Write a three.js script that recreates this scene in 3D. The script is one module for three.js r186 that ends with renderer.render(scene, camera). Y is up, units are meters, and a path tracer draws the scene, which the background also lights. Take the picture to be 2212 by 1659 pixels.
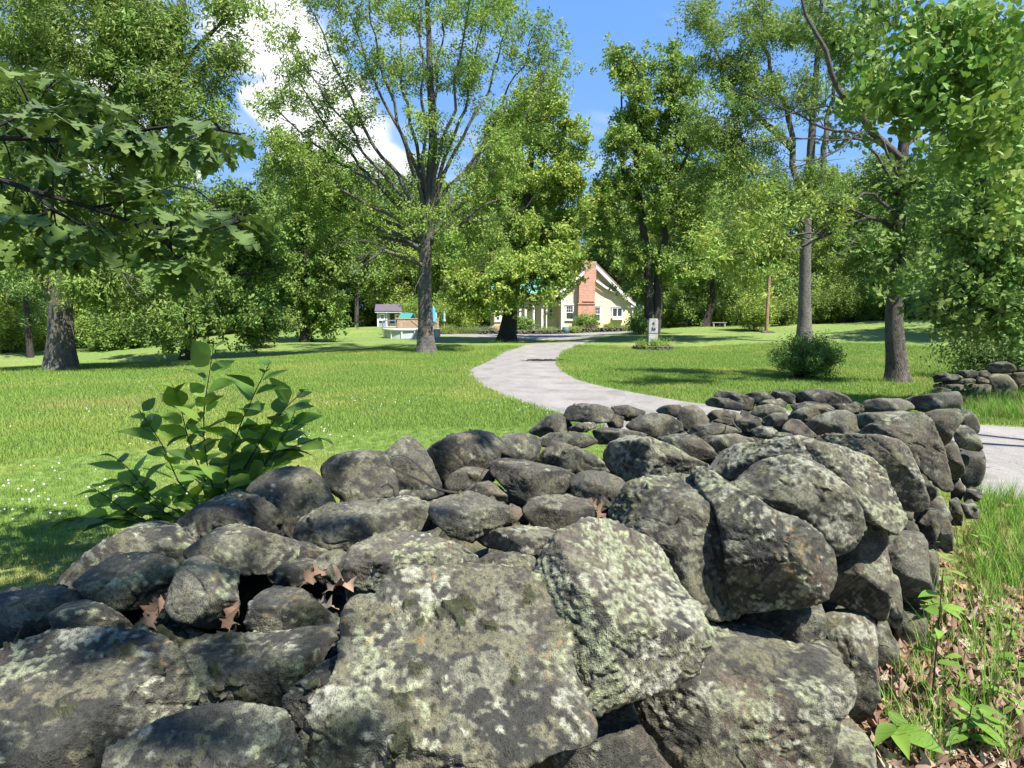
import * as THREE from 'three';
import { mergeGeometries } from 'three/addons/utils/BufferGeometryUtils.js';
import { FontLoader } from 'three/addons/loaders/FontLoader.js';
import { TextGeometry } from 'three/addons/geometries/TextGeometry.js';

// ---------------------------------------------------------------- camera, sky, sun, exposure
const V3 = THREE.Vector3;
const scene = new THREE.Scene();
const EYE = new V3(0, 1.6, 0), FOV = 64, PITCH = -Math.atan(139.5 / 1327.5);
const camera = new THREE.PerspectiveCamera(FOV, 4 / 3, 0.05, 1500);
camera.position.copy(EYE);
camera.rotation.set(PITCH, 0, 0);
camera.updateMatrixWorld(true);
const SUN = new V3(0.36, 0.86, 0.36).normalize();
const sun = new THREE.DirectionalLight(new THREE.Color(1.0, 0.95, 0.87), 4.6);
sun.position.copy(SUN).multiplyScalar(120).add(new V3(0, 0, -25));
sun.target.position.set(0, 0, -25);
sun.castShadow = true;
sun.shadow.mapSize.set(4096, 4096);
Object.assign(sun.shadow.camera, { left: -90, right: 90, top: 90, bottom: -90, near: 1, far: 320 });
scene.add(sun, sun.target);
const renderer = new THREE.WebGLRenderer({ antialias: true });
renderer.setSize(1024, 768);
renderer.toneMapping = THREE.LinearToneMapping;
renderer.toneMappingExposure = 2.9;
renderer.shadowMap.enabled = true;

// ---------------------------------------------------------------- small tools
function rng(seed) {
  let a = seed >>> 0;
  return () => { a = (a + 0x6D2B79F5) | 0; let t = Math.imul(a ^ (a >>> 15), 1 | a); t = (t + Math.imul(t ^ (t >>> 7), 61 | t)) ^ t; return ((t ^ (t >>> 14)) >>> 0) / 4294967296; };
}
const clamp = (x, a = 0, b = 1) => Math.min(b, Math.max(a, x));
const lerp = (a, b, t) => a + (b - a) * t;
const smooth = (a, b, x) => { const t = clamp((x - a) / (b - a)); return t * t * (3 - 2 * t); };
const perm = new Uint8Array(512);
{ const r = rng(77), p = [...Array(256).keys()]; for (let i = 255; i > 0; i--) { const j = Math.floor(r() * (i + 1)); [p[i], p[j]] = [p[j], p[i]]; } for (let i = 0; i < 512; i++) perm[i] = p[i & 255]; }
const gr = (h, x, y, z) => { const u = (h & 15) < 8 ? x : y, v = (h & 15) < 4 ? y : (h & 15) === 12 || (h & 15) === 14 ? x : z; return ((h & 1) ? -u : u) + ((h & 2) ? -v : v); };
function noise(x, y, z) {
  const X0 = Math.floor(x), Y0 = Math.floor(y), Z0 = Math.floor(z);
  x -= X0; y -= Y0; z -= Z0;
  const X = X0 & 255, Y = Y0 & 255, Z = Z0 & 255;
  const u = x * x * x * (x * (x * 6 - 15) + 10), v = y * y * y * (y * (y * 6 - 15) + 10), w = z * z * z * (z * (z * 6 - 15) + 10);
  const A = perm[X] + Y, AA = perm[A] + Z, AB = perm[A + 1] + Z, B = perm[X + 1] + Y, BA = perm[B] + Z, BB = perm[B + 1] + Z;
  return lerp(lerp(lerp(gr(perm[AA], x, y, z), gr(perm[BA], x - 1, y, z), u), lerp(gr(perm[AB], x, y - 1, z), gr(perm[BB], x - 1, y - 1, z), u), v),
    lerp(lerp(gr(perm[AA + 1], x, y, z - 1), gr(perm[BA + 1], x - 1, y, z - 1), u), lerp(gr(perm[AB + 1], x, y - 1, z - 1), gr(perm[BB + 1], x - 1, y - 1, z - 1), u), v), w);
}
const fbm = (x, y, z, o = 4) => { let s = 0, a = 0.5; for (let i = 0; i < o; i++) { s += a * noise(x, y, z); x = x * 2.03 + 7.1; y = y * 2.03 + 3.7; z = z * 2.03 + 1.3; a *= 0.5; } return s; };
const used = {};
const numbered = (n) => { const k = used[n] = (used[n] ?? -1) + 1; return k ? `${n}_${String(k).padStart(3, '0')}` : n; };
function tag(o, label, category, group, kind) {
  o.userData.label = label; if (category) o.userData.category = category; if (group) o.userData.group = group; if (kind) o.userData.kind = kind;
  return o;
}
function shade(o) { o.traverse((m) => { if (m.isMesh) { m.castShadow = m.receiveShadow = true; } }); return o; }
function thing(name, label, category, pos = [0, 0, 0], turn = 0, group) {
  const o = new THREE.Group(); o.name = numbered(name); o.position.set(...pos); o.rotation.y = turn; scene.add(o);
  return tag(o, label, category, group);
}
function part(name, geo, mat, parent) { const m = new THREE.Mesh(geo, mat); m.name = name; parent.add(m); return m; }
function structure(name, geo, mat, label) { const m = new THREE.Mesh(geo, mat); m.name = name; m.userData = { kind: 'structure', label, category: name.split('_').pop() }; scene.add(m); return m; }
const std = (r, g, b, rough = 0.9, extra = {}) => new THREE.MeshStandardMaterial({ color: new THREE.Color().setRGB(r, g, b), roughness: rough, ...extra });
const leafMat = (r, g, b, t = 0.42, extra = {}) => new THREE.MeshPhysicalMaterial({ color: new THREE.Color().setRGB(r, g, b), roughness: 0.75, specularIntensity: 0.35, transmission: t, thickness: 0, side: THREE.DoubleSide, ...extra });

// picture positions are in the 2212 x 1659 view of the photograph; a pixel gives a direction, the depth comes from the ground or the thing it touches
const FPX = 829.5 / Math.tan(FOV / 2 * Math.PI / 180);
const camQ = camera.quaternion.clone();
const dirOf = (px, py) => new V3((px - 1106) / FPX, -(py - 829.5) / FPX, -1).applyQuaternion(camQ);
const P = (px, py, depth) => { const d = dirOf(px, py); return EYE.clone().addScaledVector(d, depth / -d.z); };

// ---------------------------------------------------------------- sky: air and clouds
{
  const W = 2048, H = 1024, data = new Float32Array(W * H * 4);
  const puffs = [[540, 40, 6, 1.1], [590, 100, 5, 1.0], [650, 60, 5, 0.9], [510, 120, 4, 0.9], [500, 225, 4, 1.0], [570, 235, 5, 1.1], [640, 225, 5, 1.0], [690, 260, 5, 0.9], [760, 130, 5, 0.8], [700, 340, 5, 0.9], [590, 340, 3.6, 1.0], [820, 340, 4.5, 0.9], [940, 300, 3, 0.8], [880, 440, 5, 0.9], [470, 308, 2.2, 0.9], [420, 350, 3.2, 1.0], [440, 375, 3, 0.9], [300, 300, 6, 0.9], [150, 200, 7, 0.8], [230, 130, 5, 0.8], [30, 350, 6, 0.7], [1195, 5, 4, 1.1], [1210, 40, 3, 0.8], [1010, 220, 3, 0.6], [1330, 450, 4, 0.7], [1250, 430, 4, 0.7], [1610, 420, 4, 0.5], [2080, 390, 4, 0.5], [1720, 130, 2.5, 0.7], [1960, 500, 4, 0.6]]
    .map(([x, y, r, a]) => [dirOf(x, y).normalize(), Math.cos(r * Math.PI / 180), a, r * Math.PI / 180]);
  const clear = [[470, 180, 2.2], [560, 172, 2], [450, 265, 2.5], [540, 300, 2], [900, 30, 7], [1080, 70, 6], [1330, 120, 9], [500, 380, 4], [1500, 60, 8], [1250, 250, 7], [1800, 420, 6], [1650, 250, 8], [1980, 300, 8]].map(([x, y, r]) => [dirOf(x, y).normalize(), r * Math.PI / 180]);
  const d = new V3();
  for (let j = 0; j < H; j++) for (let i = 0; i < W; i++) {
    const th = (i + 0.5) / W * 2 * Math.PI - Math.PI, ph = (j + 0.5) / H * Math.PI - Math.PI / 2;
    // equirectangular: u = atan2(z, x) / 2pi + 0.5, v from the bottom
    d.set(Math.cos(th) * Math.cos(ph), Math.sin(ph), Math.sin(th) * Math.cos(ph));
    const up = Math.max(0, d.y), k = Math.pow(1 - up, 2.2);
    let r = lerp(0.11, 0.36, k), g = lerp(0.32, 0.63, k), b = lerp(0.88, 1.02, k);
    if (d.y > -0.02) {
      const s = 1 / (up + 0.22), nx = d.x * s, nz = d.z * s;
      let c = fbm(nx * 2.1 + 11, nz * 2.1 + 4, 0.7, 6) * 0.6 - 0.17 + 0.5 * fbm(d.x * 9 + 2, d.y * 15, d.z * 9, 4);
      for (const [q, , a, rr] of puffs) { const e = Math.acos(clamp(q.dot(d), -1, 1)) / rr; if (e < 2.2) c += a * 0.50 * Math.exp(-e * e * 2.6); }
      for (const [q, rr] of clear) { const e = Math.acos(clamp(q.dot(d), -1, 1)) / rr; if (e < 2.2) c -= 0.8 * Math.exp(-e * e * 1.4); }
      c += 0.42 * fbm(d.x * 19, d.y * 27, d.z * 19, 6);
      const cov = smooth(0.04, 0.40, c), wisp = 0.16 * smooth(0.0, 0.2, fbm(nx * 1.2 + 3, nz * 4 + nx * 1.5, 9.2, 4));
      const body = 0.5 + 0.5 * smooth(0.2, 0.8, c + 0.35 * fbm(d.x * 15 + 5, d.y * 22 + 0.6, d.z * 15, 4));
      const cr = lerp(0.84, 1.4, body), cg = lerp(0.86, 1.4, body), cb = lerp(0.98, 1.43, body);
      const a = clamp(cov + wisp * (1 - cov));
      r = lerp(r, cr, a); g = lerp(g, cg, a); b = lerp(b, cb, a);
    } else { const t = smooth(-0.02, -0.2, d.y); r = lerp(r, 0.07, t); g = lerp(g, 0.09, t); b = lerp(b, 0.05, t); }
    const o = (j * W + i) * 4; data[o] = r * 0.39; data[o + 1] = g * 0.39; data[o + 2] = b * 0.39; data[o + 3] = 1;
  }
  const sky = new THREE.DataTexture(data, W, H, THREE.RGBAFormat, THREE.FloatType);
  sky.mapping = THREE.EquirectangularReflectionMapping; sky.magFilter = sky.minFilter = THREE.LinearFilter; sky.needsUpdate = true;
  scene.background = sky; scene.environment = sky;
}

// ---------------------------------------------------------------- terrain
const hills = [[0, 0, 0], [-6, -4, 0], [6, -3, 0], [-10, -8, 0], [10, -8, 0], [0, -12, 0], [-4, 8, 0], [5, 8, 0], [14, -12, 0.05], [3, -6, 0], [-3, -6, 0], [9, -12, 0], [7, 0, 0.05], [-60, -80, -1.5], [-40, -50, -1.6], [0, -120, 3], [60, -80, 5], [30, -70, 3.2], [-20, -90, 1.2], [0, -200, 9], [120, -200, 14], [-120, -200, 4], [200, -50, 9], [-200, -50, -2], [80, 60, 3], [-80, 60, -2], [0, 150, 0]];
for (const [px, py, d] of [[920, 762, 29], [1095, 738, 40], [1300, 714, 58], [1200, 728, 49], [1410, 757, 31], [1410, 720, 42], [1655, 718, 40], [1737, 738, 33], [1737, 820, 16], [1940, 830, 15], [1900, 690, 45], [2060, 690, 40], [1780, 700, 47], [2150, 760, 24], [130, 800, 22], [30, 806, 30], [405, 775, 32], [660, 740, 42], [840, 706, 62], [590, 737, 41], [870, 727, 50], [720, 712, 55], [250, 790, 30], [1550, 705, 48], [1000, 727, 50], [1100, 712, 60], [700, 800, 19.2], [1500, 790, 21], [300, 900, 10.2]]) {
  const q = P(px, py, d); hills.push([q.x, q.z, q.y]);
}
function ground(x, z) {
  let s = 0, w = 0;
  for (const [a, b, h] of hills) { const d2 = (x - a) ** 2 + (z - b) ** 2, k = 1 / (d2 * Math.sqrt(d2) + 6); s += k * h; w += k; }
  const far = smooth(6, 22, Math.hypot(x, z + 4));
  return s / w + far * 0.1 * noise(x * 0.13, 3.3, z * 0.13);
}
const onGround = (px, py) => { const d = dirOf(px, py); let t = 0.5; for (let i = 0; i < 4000; i++) { const q = EYE.clone().addScaledVector(d, t); if (q.y <= ground(q.x, q.z)) return q; t += 0.01 + t * 0.004; } return EYE.clone().addScaledVector(d, t); };
// the line of the wall's near face (x, z), seen from above, and which side of it a point lies on
const F0 = new THREE.Vector2(0.15, -0.93), FD = new THREE.Vector2(0.667, -0.745).normalize(), FN = new THREE.Vector2(0.745, 0.667).normalize(); // FN points out of the wall, to the right
const faceOff = (x, z) => (x - F0.x) * FN.x + (z - F0.y) * FN.y, faceAlong = (x, z) => (x - F0.x) * FD.x + (z - F0.y) * FD.y;
const edgeL = [[1380, 722], [1299, 732], [1252, 745], [1219, 759], [1208, 773], [1206, 787], [1220, 803], [1250, 820], [1320, 838], [1400, 853], [1500, 870]].map(([x, y]) => onGround(x, y));
const edgeR = [[1136, 745], [1084, 761], [1042, 785], [1010, 800], [1014, 812], [1032, 831], [1080, 855], [1140, 876], [1200, 895]].map(([x, y]) => onGround(x, y));
const driveFar = [...edgeL, new V3(4.8, 0, -10.7), new V3(6.9, 0, -9.4), new V3(9.5, 0, -8.4), new V3(13, 0, -7.2), new V3(30, 0, -2)];
const driveNear = [...edgeR, new V3(1.6, 0, -8.4), new V3(2.9, 0, -6.8), new V3(4.3, 0, -5.5), new V3(6.2, 0, -4.6), new V3(9, 0, -3.4), new V3(28, 0, 4)];
function inDrive(x, z) {
  const poly = [...driveFar, ...driveNear.slice().reverse()]; let c = false;
  for (let i = 0, j = poly.length - 1; i < poly.length; j = i++) if ((poly[i].z > z) !== (poly[j].z > z) && x < (poly[j].x - poly[i].x) * (z - poly[i].z) / (poly[j].z - poly[i].z) + poly[i].x) c = !c;
  return c;
}
const litterAt = (x, z) => smooth(-0.5, 0.05, faceOff(x, z)) * (1 - smooth(3.0, 4.6, faceAlong(x, z) + 0.7 * noise(x * 1.3, 0, z * 1.3))) * (1 - smooth(2.4, 4.5, faceOff(x, z)));
function noiseTexture(size, fn, srgb = true) {
  const data = new Uint8Array(size * size * 4);
  for (let j = 0; j < size; j++) for (let i = 0; i < size; i++) { const c = fn(i / size, j / size), o = (j * size + i) * 4; data[o] = clamp(c[0]) * 255; data[o + 1] = clamp(c[1]) * 255; data[o + 2] = clamp(c[2]) * 255; data[o + 3] = 255; }
  const t = new THREE.DataTexture(data, size, size); t.wrapS = t.wrapT = THREE.RepeatWrapping; t.magFilter = THREE.LinearFilter; t.minFilter = THREE.LinearMipmapLinearFilter; t.generateMipmaps = true; if (srgb) t.colorSpace = THREE.SRGBColorSpace; t.needsUpdate = true; return t;
}
// gradient noise on a lattice that wraps, so textures tile: fu and fv cells a side
function tn(u, v, fu, fv = fu, k = 0) {
  const x = u * fu, y = v * fv, X = Math.floor(x), Y = Math.floor(y), dx = x - X, dy = y - Y, sx = dx * dx * (3 - 2 * dx), sy = dy * dy * (3 - 2 * dy);
  const at = (i, j) => { const h = perm[(perm[((X + i) % fu + k * 17) & 255] + (Y + j) % fv + k * 29) & 255] / 256 * 6.2832; return Math.cos(h) * (dx - i) + Math.sin(h) * (dy - j); };
  return 1.4 * lerp(lerp(at(0, 0), at(1, 0), sx), lerp(at(0, 1), at(1, 1), sx), sy);
}
const ring = (u, v, f, k = 0) => tn(u, v, f, f, k);
const grassTex = noiseTexture(512, (u, v) => { const n = 0.9 + 0.30 * ring(u, v, 60) + 0.28 * ring(u, v, 150, 2) + 0.16 * ring(u, v, 14, 5); return [n, n, n * 0.97]; });
{
  const N = 260, M = 300, pos = [], col = [], uv = [], idx = [];
  const warp = (t, a, b) => Math.sign(t) * (a * Math.abs(t) + b * Math.abs(t) ** 3.6);
  const c = new THREE.Color();
  for (let j = 0; j <= M; j++) for (let i = 0; i <= N; i++) {
    const x = warp(i / N * 2 - 1, 34, 560), z = -14 + warp(j / M * 2 - 1, 36, 560);
    pos.push(x, ground(x, z) - (inDrive(x, z) ? 0.03 : 0), z); uv.push(x / 2.6, z / 2.6);
    const n = fbm(x * 0.35, 1, z * 0.35, 4), m = fbm(x * 1.6, 5, z * 1.6, 3), y = smooth(0.0, 0.35, n + 0.4 * m);
    let r = lerp(0.135, 0.195, y), g = lerp(0.21, 0.24, y), b = lerp(0.036, 0.05, y);
    // worn, straw-coloured patches
    const s = smooth(0.16, 0.34, fbm(x * 0.22 + 40, 2, z * 0.3, 3) + 0.25 * m) * 0.75;
    r = lerp(r, 0.26, s); g = lerp(g, 0.235, s); b = lerp(b, 0.095, s);
    const l = litterAt(x, z); r = lerp(r, 0.15 + 0.1 * m, l); g = lerp(g, 0.10 + 0.06 * m, l); b = lerp(b, 0.06, l);
    c.setRGB(r, g, b); col.push(c.r, c.g, c.b);
    if (i < N && j < M) { const a = j * (N + 1) + i; idx.push(a, a + N + 1, a + 1, a + 1, a + N + 1, a + N + 2); }
  }
  const g = new THREE.BufferGeometry();
  g.setAttribute('position', new THREE.Float32BufferAttribute(pos, 3)); g.setAttribute('color', new THREE.Float32BufferAttribute(col, 3)); g.setAttribute('uv', new THREE.Float32BufferAttribute(uv, 2)); g.setIndex(idx); g.computeVertexNormals();
  structure('ground', g, new THREE.MeshStandardMaterial({ vertexColors: true, map: grassTex, roughness: 1 }), 'mown green lawn with straw-coloured worn patches rising to a wood').userData.category = 'lawn';
}
// the drive, draped on the ground
const asphaltTex = noiseTexture(512, (u, v) => {
  const n = 0.84 + 0.18 * ring(u, v, 220) + 0.05 * ring(u, v, 30, 3) + 0.06 * ring(u, v, 5, 6), crack = Math.abs(ring(u, v, 4, 8) + 0.3 * ring(u, v, 22, 1)) < 0.009 ? 0.7 : 1;
  const s = 0.06 * smooth(0.1, 0.4, ring(u, v, 6, 9)); return [(n - s) * crack, (n * 0.985 - s) * crack, (n * 0.965 - s) * crack];
});
function ribbon(a, b, nu, nv, lift) {
  const A = new THREE.CatmullRomCurve3(a, false, 'centripetal'), B = new THREE.CatmullRomCurve3(b, false, 'centripetal'), pos = [], uv = [], idx = [];
  for (let j = 0; j <= nv; j++) { const p = A.getPointAt(j / nv), q = B.getPointAt(j / nv); for (let i = 0; i <= nu; i++) { const s = p.clone().lerp(q, i / nu); if (i === 0 || i === nu) { s.x += 0.13 * noise(s.x * 1.9, 1, s.z * 1.9) + 0.07 * noise(s.x * 7, 4, s.z * 7); s.z += 0.13 * noise(s.x * 1.9, 8, s.z * 1.9) + 0.07 * noise(s.x * 7, 6, s.z * 7); } const e = Math.min(i, nu - i); pos.push(s.x, ground(s.x, s.z) + (e === 0 ? -0.02 : lift), s.z); uv.push(s.x / 3, s.z / 3); if (i < nu && j < nv) { const k = j * (nu + 1) + i; idx.push(k, k + 1, k + nu + 1, k + 1, k + nu + 2, k + nu + 1); } } }
  const g = new THREE.BufferGeometry(); g.setAttribute('position', new THREE.Float32BufferAttribute(pos, 3)); g.setAttribute('uv', new THREE.Float32BufferAttribute(uv, 2)); g.setIndex(idx); g.computeVertexNormals();
  if (g.attributes.normal.getY(Math.floor(pos.length / 6)) < 0) { const k = g.index.array; for (let i = 0; i < k.length; i += 3) [k[i], k[i + 1]] = [k[i + 1], k[i]]; g.computeVertexNormals(); }
  return g;
}
const asphalt = new THREE.MeshStandardMaterial({ color: new THREE.Color().setRGB(0.285, 0.275, 0.265), map: asphaltTex, roughness: 0.95 });
structure('driveway', ribbon(driveFar, driveNear, 24, 420, 0.012), asphalt, 'pale worn asphalt driveway curving from the stone wall up to the house');
{
  const a = [[880, 720], [1000, 722], [1180, 723], [1300, 722], [1400, 719]].map(([x, y]) => { const q = P(x, 700, 53.5); q.y = 0; return q; });
  const b = [[880, 731], [1000, 732], [1140, 737], [1260, 738], [1400, 725]].map(([x, y], i) => { const q = P(x, 700, [49.5, 48.5, 42.5, 41, 48.5][i]); q.y = 0; return q; });
  structure('house_driveway', ribbon(a, b, 16, 200, 0.02), asphalt, 'pale asphalt turning strip running past the front of the house').userData.category = 'driveway';
}
// ---------------------------------------------------------------- stones
// outlines were read off enlarged crops of the photograph: [x of the crop, y of the crop, enlargement], in pixels of the 3000 x 2250 picture
const CROP = { A: [0, 1150, 2.212], B: [0, 1600, 2.4578], C: [800, 1150, 2.212], D: [800, 1600, 2.4578], E: [1700, 1050, 2.212], F: [1600, 1600, 2.4578], G: [2300, 1000, 3.16], H: [2300, 1500, 2.2114], I: [2700, 1030, 4.233] };
const toView = (c, x, y) => { const [a, b, s] = CROP[c]; return [(a + x / s) * 0.73733, (b + y / s) * 0.73733]; };
// mineral grain, pits and flecks, 0.3 m a tile
const grain = (u, v) => { const a = tn(u, v, 34, 34, 1), b = tn(u, v, 70, 70, 2), c = tn(u, v, 140, 140, 3), d = tn(u, v, 13, 13, 4); return { n: 0.6 * b + 0.5 * c + 0.55 * a, pit: smooth(0.42, 0.62, b + 0.4 * c), fleck: smooth(0.42, 0.58, c + 0.35 * a), d }; };
const stoneTex = noiseTexture(512, (u, v) => { const q = grain(u, v), n = clamp(0.70 + 0.62 * q.n + 0.12 * q.d) * (1 - 0.6 * q.pit) + 0.30 * q.fleck; return [n, n, n * 0.97]; }, false);
const stoneBump = noiseTexture(512, (u, v) => { const q = grain(u, v), n = clamp(0.5 + 0.4 * q.n - 0.35 * q.pit + 0.2 * q.fleck); return [n, n, n]; }, false);
const stoneMat = new THREE.MeshStandardMaterial({ vertexColors: true, roughness: 0.93, map: stoneTex, bumpMap: stoneBump, bumpScale: 0.0035 });
// grain runs across a slanting plane of the stone itself
const GA = new V3(0.25, 0.75, 0.6).normalize(), GU = new V3(1, 0, -0.3).addScaledVector(GA, -new V3(1, 0, -0.3).dot(GA)).normalize(), GV = new V3().crossVectors(GA, GU);
// a star-shaped body: its silhouette r(angle) in the plane across the line of sight, cut by flat facets, rounded by a soft minimum
function stoneGeometry({ outline, T, facets, p, N, seed, bump = 1, look, frame, origin }) {
  const K = 256, rad = new Float64Array(K), n = outline.length;
  for (let k = 0; k < K; k++) {
    const a = k / K * 2 * Math.PI, cx = Math.cos(a), cy = Math.sin(a); let best = 1e-3;
    for (let i = 0; i < n; i++) {
      const [x1, y1] = outline[i], [x2, y2] = outline[(i + 1) % n], ex = x2 - x1, ey = y2 - y1, det = cx * ey - cy * ex;
      if (Math.abs(det) < 1e-12) continue;
      const t = (x1 * ey - y1 * ex) / det, s = (x1 * cy - y1 * cx) / det;
      if (s >= -1e-9 && s <= 1 + 1e-9 && t > best) best = t;
    }
    rad[k] = best;
  }
  for (let pass = 0; pass < 2; pass++) { const c = rad.slice(); for (let k = 0; k < K; k++) rad[k] = (c[(k + K - 2) % K] + 2 * c[(k + K - 1) % K] + 3 * c[k] + 2 * c[(k + 1) % K] + c[(k + 2) % K]) / 9; }
  const [e1, e2, e3] = frame, pos = new Float32Array(N * N * 3), col = new Float32Array(N * N * 3), idx = new Uint32Array((N - 1) * (N - 1) * 6);
  const W = Math.sqrt(rad.reduce((s, r) => s + r * r, 0) / K), c = [0, 0, 0];
  const reach = (ro, dx, dy, dz, h) => {
    let S = Math.pow(h / ro, p) + Math.pow(Math.abs(dz) / (dz > 0 ? T : T * 1.25), p);
    for (const [a, b, d, hh] of facets) { const v = (dx * a + dy * b + dz * d) / hh; if (v > 0) S += Math.pow(v, p); }
    return Math.pow(S, -1 / p);
  };
  // even steps along the surface from the middle of the front to the back, for each of K / 2 bearings
  const B = K / 2, M = 80, Q = 64, table = new Float64Array(B * (Q + 1));
  for (let k = 0; k < B; k++) {
    const th = k / B * 2 * Math.PI, ct = Math.cos(th), st = Math.sin(th), len = new Float64Array(M + 1); let px = 0, pz = 0;
    for (let m = 0; m <= M; m++) { const psi = m / M * Math.PI, dz = Math.cos(psi), h = Math.sin(psi), r = reach(rad[k * 2], h * ct, h * st, dz, h), x = h * r, z = dz * r; if (m) len[m] = len[m - 1] + Math.hypot(x - px, z - pz) * (z > -0.45 * T ? 1 : 0.12); px = x; pz = z; }
    for (let q = 0, m = 1; q <= Q; q++) { const want = q / Q * len[M]; while (m < M && len[m] < want) m++; table[k * (Q + 1) + q] = (m - 1 + clamp((want - len[m - 1]) / Math.max(1e-9, len[m] - len[m - 1]))) / M * Math.PI; }
  }
  for (let j = 0, q = 0; j < N; j++) for (let i = 0; i < N; i++, q++) {
    const sx = i / (N - 1) * 2 - 1, sy = j / (N - 1) * 2 - 1;
    let rho, th; // square to disc
    if (Math.abs(sx) > Math.abs(sy)) { rho = Math.abs(sx); th = sx > 0 ? Math.PI / 4 * sy / sx : Math.PI + Math.PI / 4 * sy / sx; } else if (sy !== 0) { rho = Math.abs(sy); th = (sy > 0 ? Math.PI / 2 : -Math.PI / 2) - Math.PI / 4 * sx / sy; } else { rho = 0; th = 0; }
    const turn = ((th / (2 * Math.PI)) % 1 + 1) % 1, fb = turn * B, b0 = Math.floor(fb) % B, fq = rho * Q, q0 = Math.min(Q - 1, Math.floor(fq)), at = (k) => lerp(table[k * (Q + 1) + q0], table[k * (Q + 1) + q0 + 1], fq - q0);
    const psi = lerp(at(b0), at((b0 + 1) % B), fb - Math.floor(fb));
    const dz = Math.cos(psi), h = Math.sin(psi), dx = h * Math.cos(th), dy = h * Math.sin(th);
    const f = turn * K, k0 = Math.floor(f) % K, r = reach(lerp(rad[k0], rad[(k0 + 1) % K], f - Math.floor(f)), dx, dy, dz, h);
    const lx = dx * r, ly = dy * r, lz = dz * r, o = q * 3;
    pos[o] = e1.x * lx + e2.x * ly + e3.x * lz; pos[o + 1] = e1.y * lx + e2.y * ly + e3.y * lz; pos[o + 2] = e1.z * lx + e2.z * ly + e3.z * lz;
  }
  for (let j = 0, o = 0; j < N - 1; j++) for (let i = 0; i < N - 1; i++) { const a = j * N + i; idx[o++] = a; idx[o++] = a + 1; idx[o++] = a + N; idx[o++] = a + 1; idx[o++] = a + N + 1; idx[o++] = a + N; }
  const g = new THREE.BufferGeometry();
  g.setAttribute('position', new THREE.BufferAttribute(pos, 3)); g.setAttribute('color', new THREE.BufferAttribute(col, 3)); g.setIndex(new THREE.BufferAttribute(idx, 1)); g.computeVertexNormals();
  const nor = g.attributes.normal.array, uv = new Float32Array(N * N * 2), step = 2.2 * (W + T) / N, fade = (f) => clamp(1.5 - f * step * 1.7), w95 = fade(95), w48 = fade(48);
  for (let i = 0; i < N * N; i++) { const x = pos[i * 3], y = pos[i * 3 + 1], z = pos[i * 3 + 2]; uv[i * 2] = (x * GU.x + y * GU.y + z * GU.z) / 0.3 + seed * 0.37; uv[i * 2 + 1] = (x * GV.x + y * GV.y + z * GV.z) / 0.3 + seed * 0.61; }
  g.setAttribute('uv', new THREE.BufferAttribute(uv, 2)); look.w = [fade(52), fade(100)];
  for (let o = 0; o < pos.length; o += 3) { // relief, across the surface
    const wx = pos[o] + origin.x + seed * 1.37, wy = pos[o + 1] + origin.y + seed * 0.71, wz = pos[o + 2] + origin.z - seed * 0.93;
    let disp = bump * (0.035 * W * noise(wx / (W * 1.0), wy / (W * 1.0), wz / (W * 1.0)) + Math.min(0.010, 0.045 * W) * noise(wx * 13, wy * 17, wz * 13) + w48 * Math.min(0.005, 0.022 * W) * noise(wx * 37, wy * 48, wz * 37) + w95 * 0.003 * noise(wx * 95, wy * 95, wz * 95));
    const cr = Math.abs(noise(wx * 7.5 + 3, wy * 11, wz * 7.5)); if (cr < 0.03) disp -= bump * 0.007 * (1 - cr / 0.03) * smooth(-0.1, 0.15, noise(wx * 6, wy * 6 + 9, wz * 6));
    disp += stoneColour(c, wx, wy, wz, look);
    pos[o] += nor[o] * disp; pos[o + 1] += nor[o + 1] * disp; pos[o + 2] += nor[o + 2] * disp; col[o] = c[0]; col[o + 1] = c[1]; col[o + 2] = c[2];
  }
  g.computeVertexNormals();
  return g;
}
// round patches with ragged rims: 1 in the middle of a rosette, below 0 outside
function rosettes(x, y, z) {
  const S = 21, X = Math.floor(x * S), Y = Math.floor(y * S), Z = Math.floor(z * S); let best = -1;
  for (let i = -1; i <= 1; i++) for (let j = -1; j <= 1; j++) for (let k = -1; k <= 1; k++) {
    const h = perm[(perm[(perm[(X + i) & 255] + Y + j) & 255] + Z + k) & 255], g = perm[h + 1], q = perm[g + 7], w = (0.25 + 0.55 * perm[q + 3] / 255), dx = X + i + h / 255 - x * S, dy = Y + j + g / 255 - y * S, dz = Z + k + q / 255 - z * S, v = 1 - Math.sqrt(dx * dx + dy * dy + dz * dz) / w;
    if (v > best) best = v;
  }
  return Math.max(-1, best);
}
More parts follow.
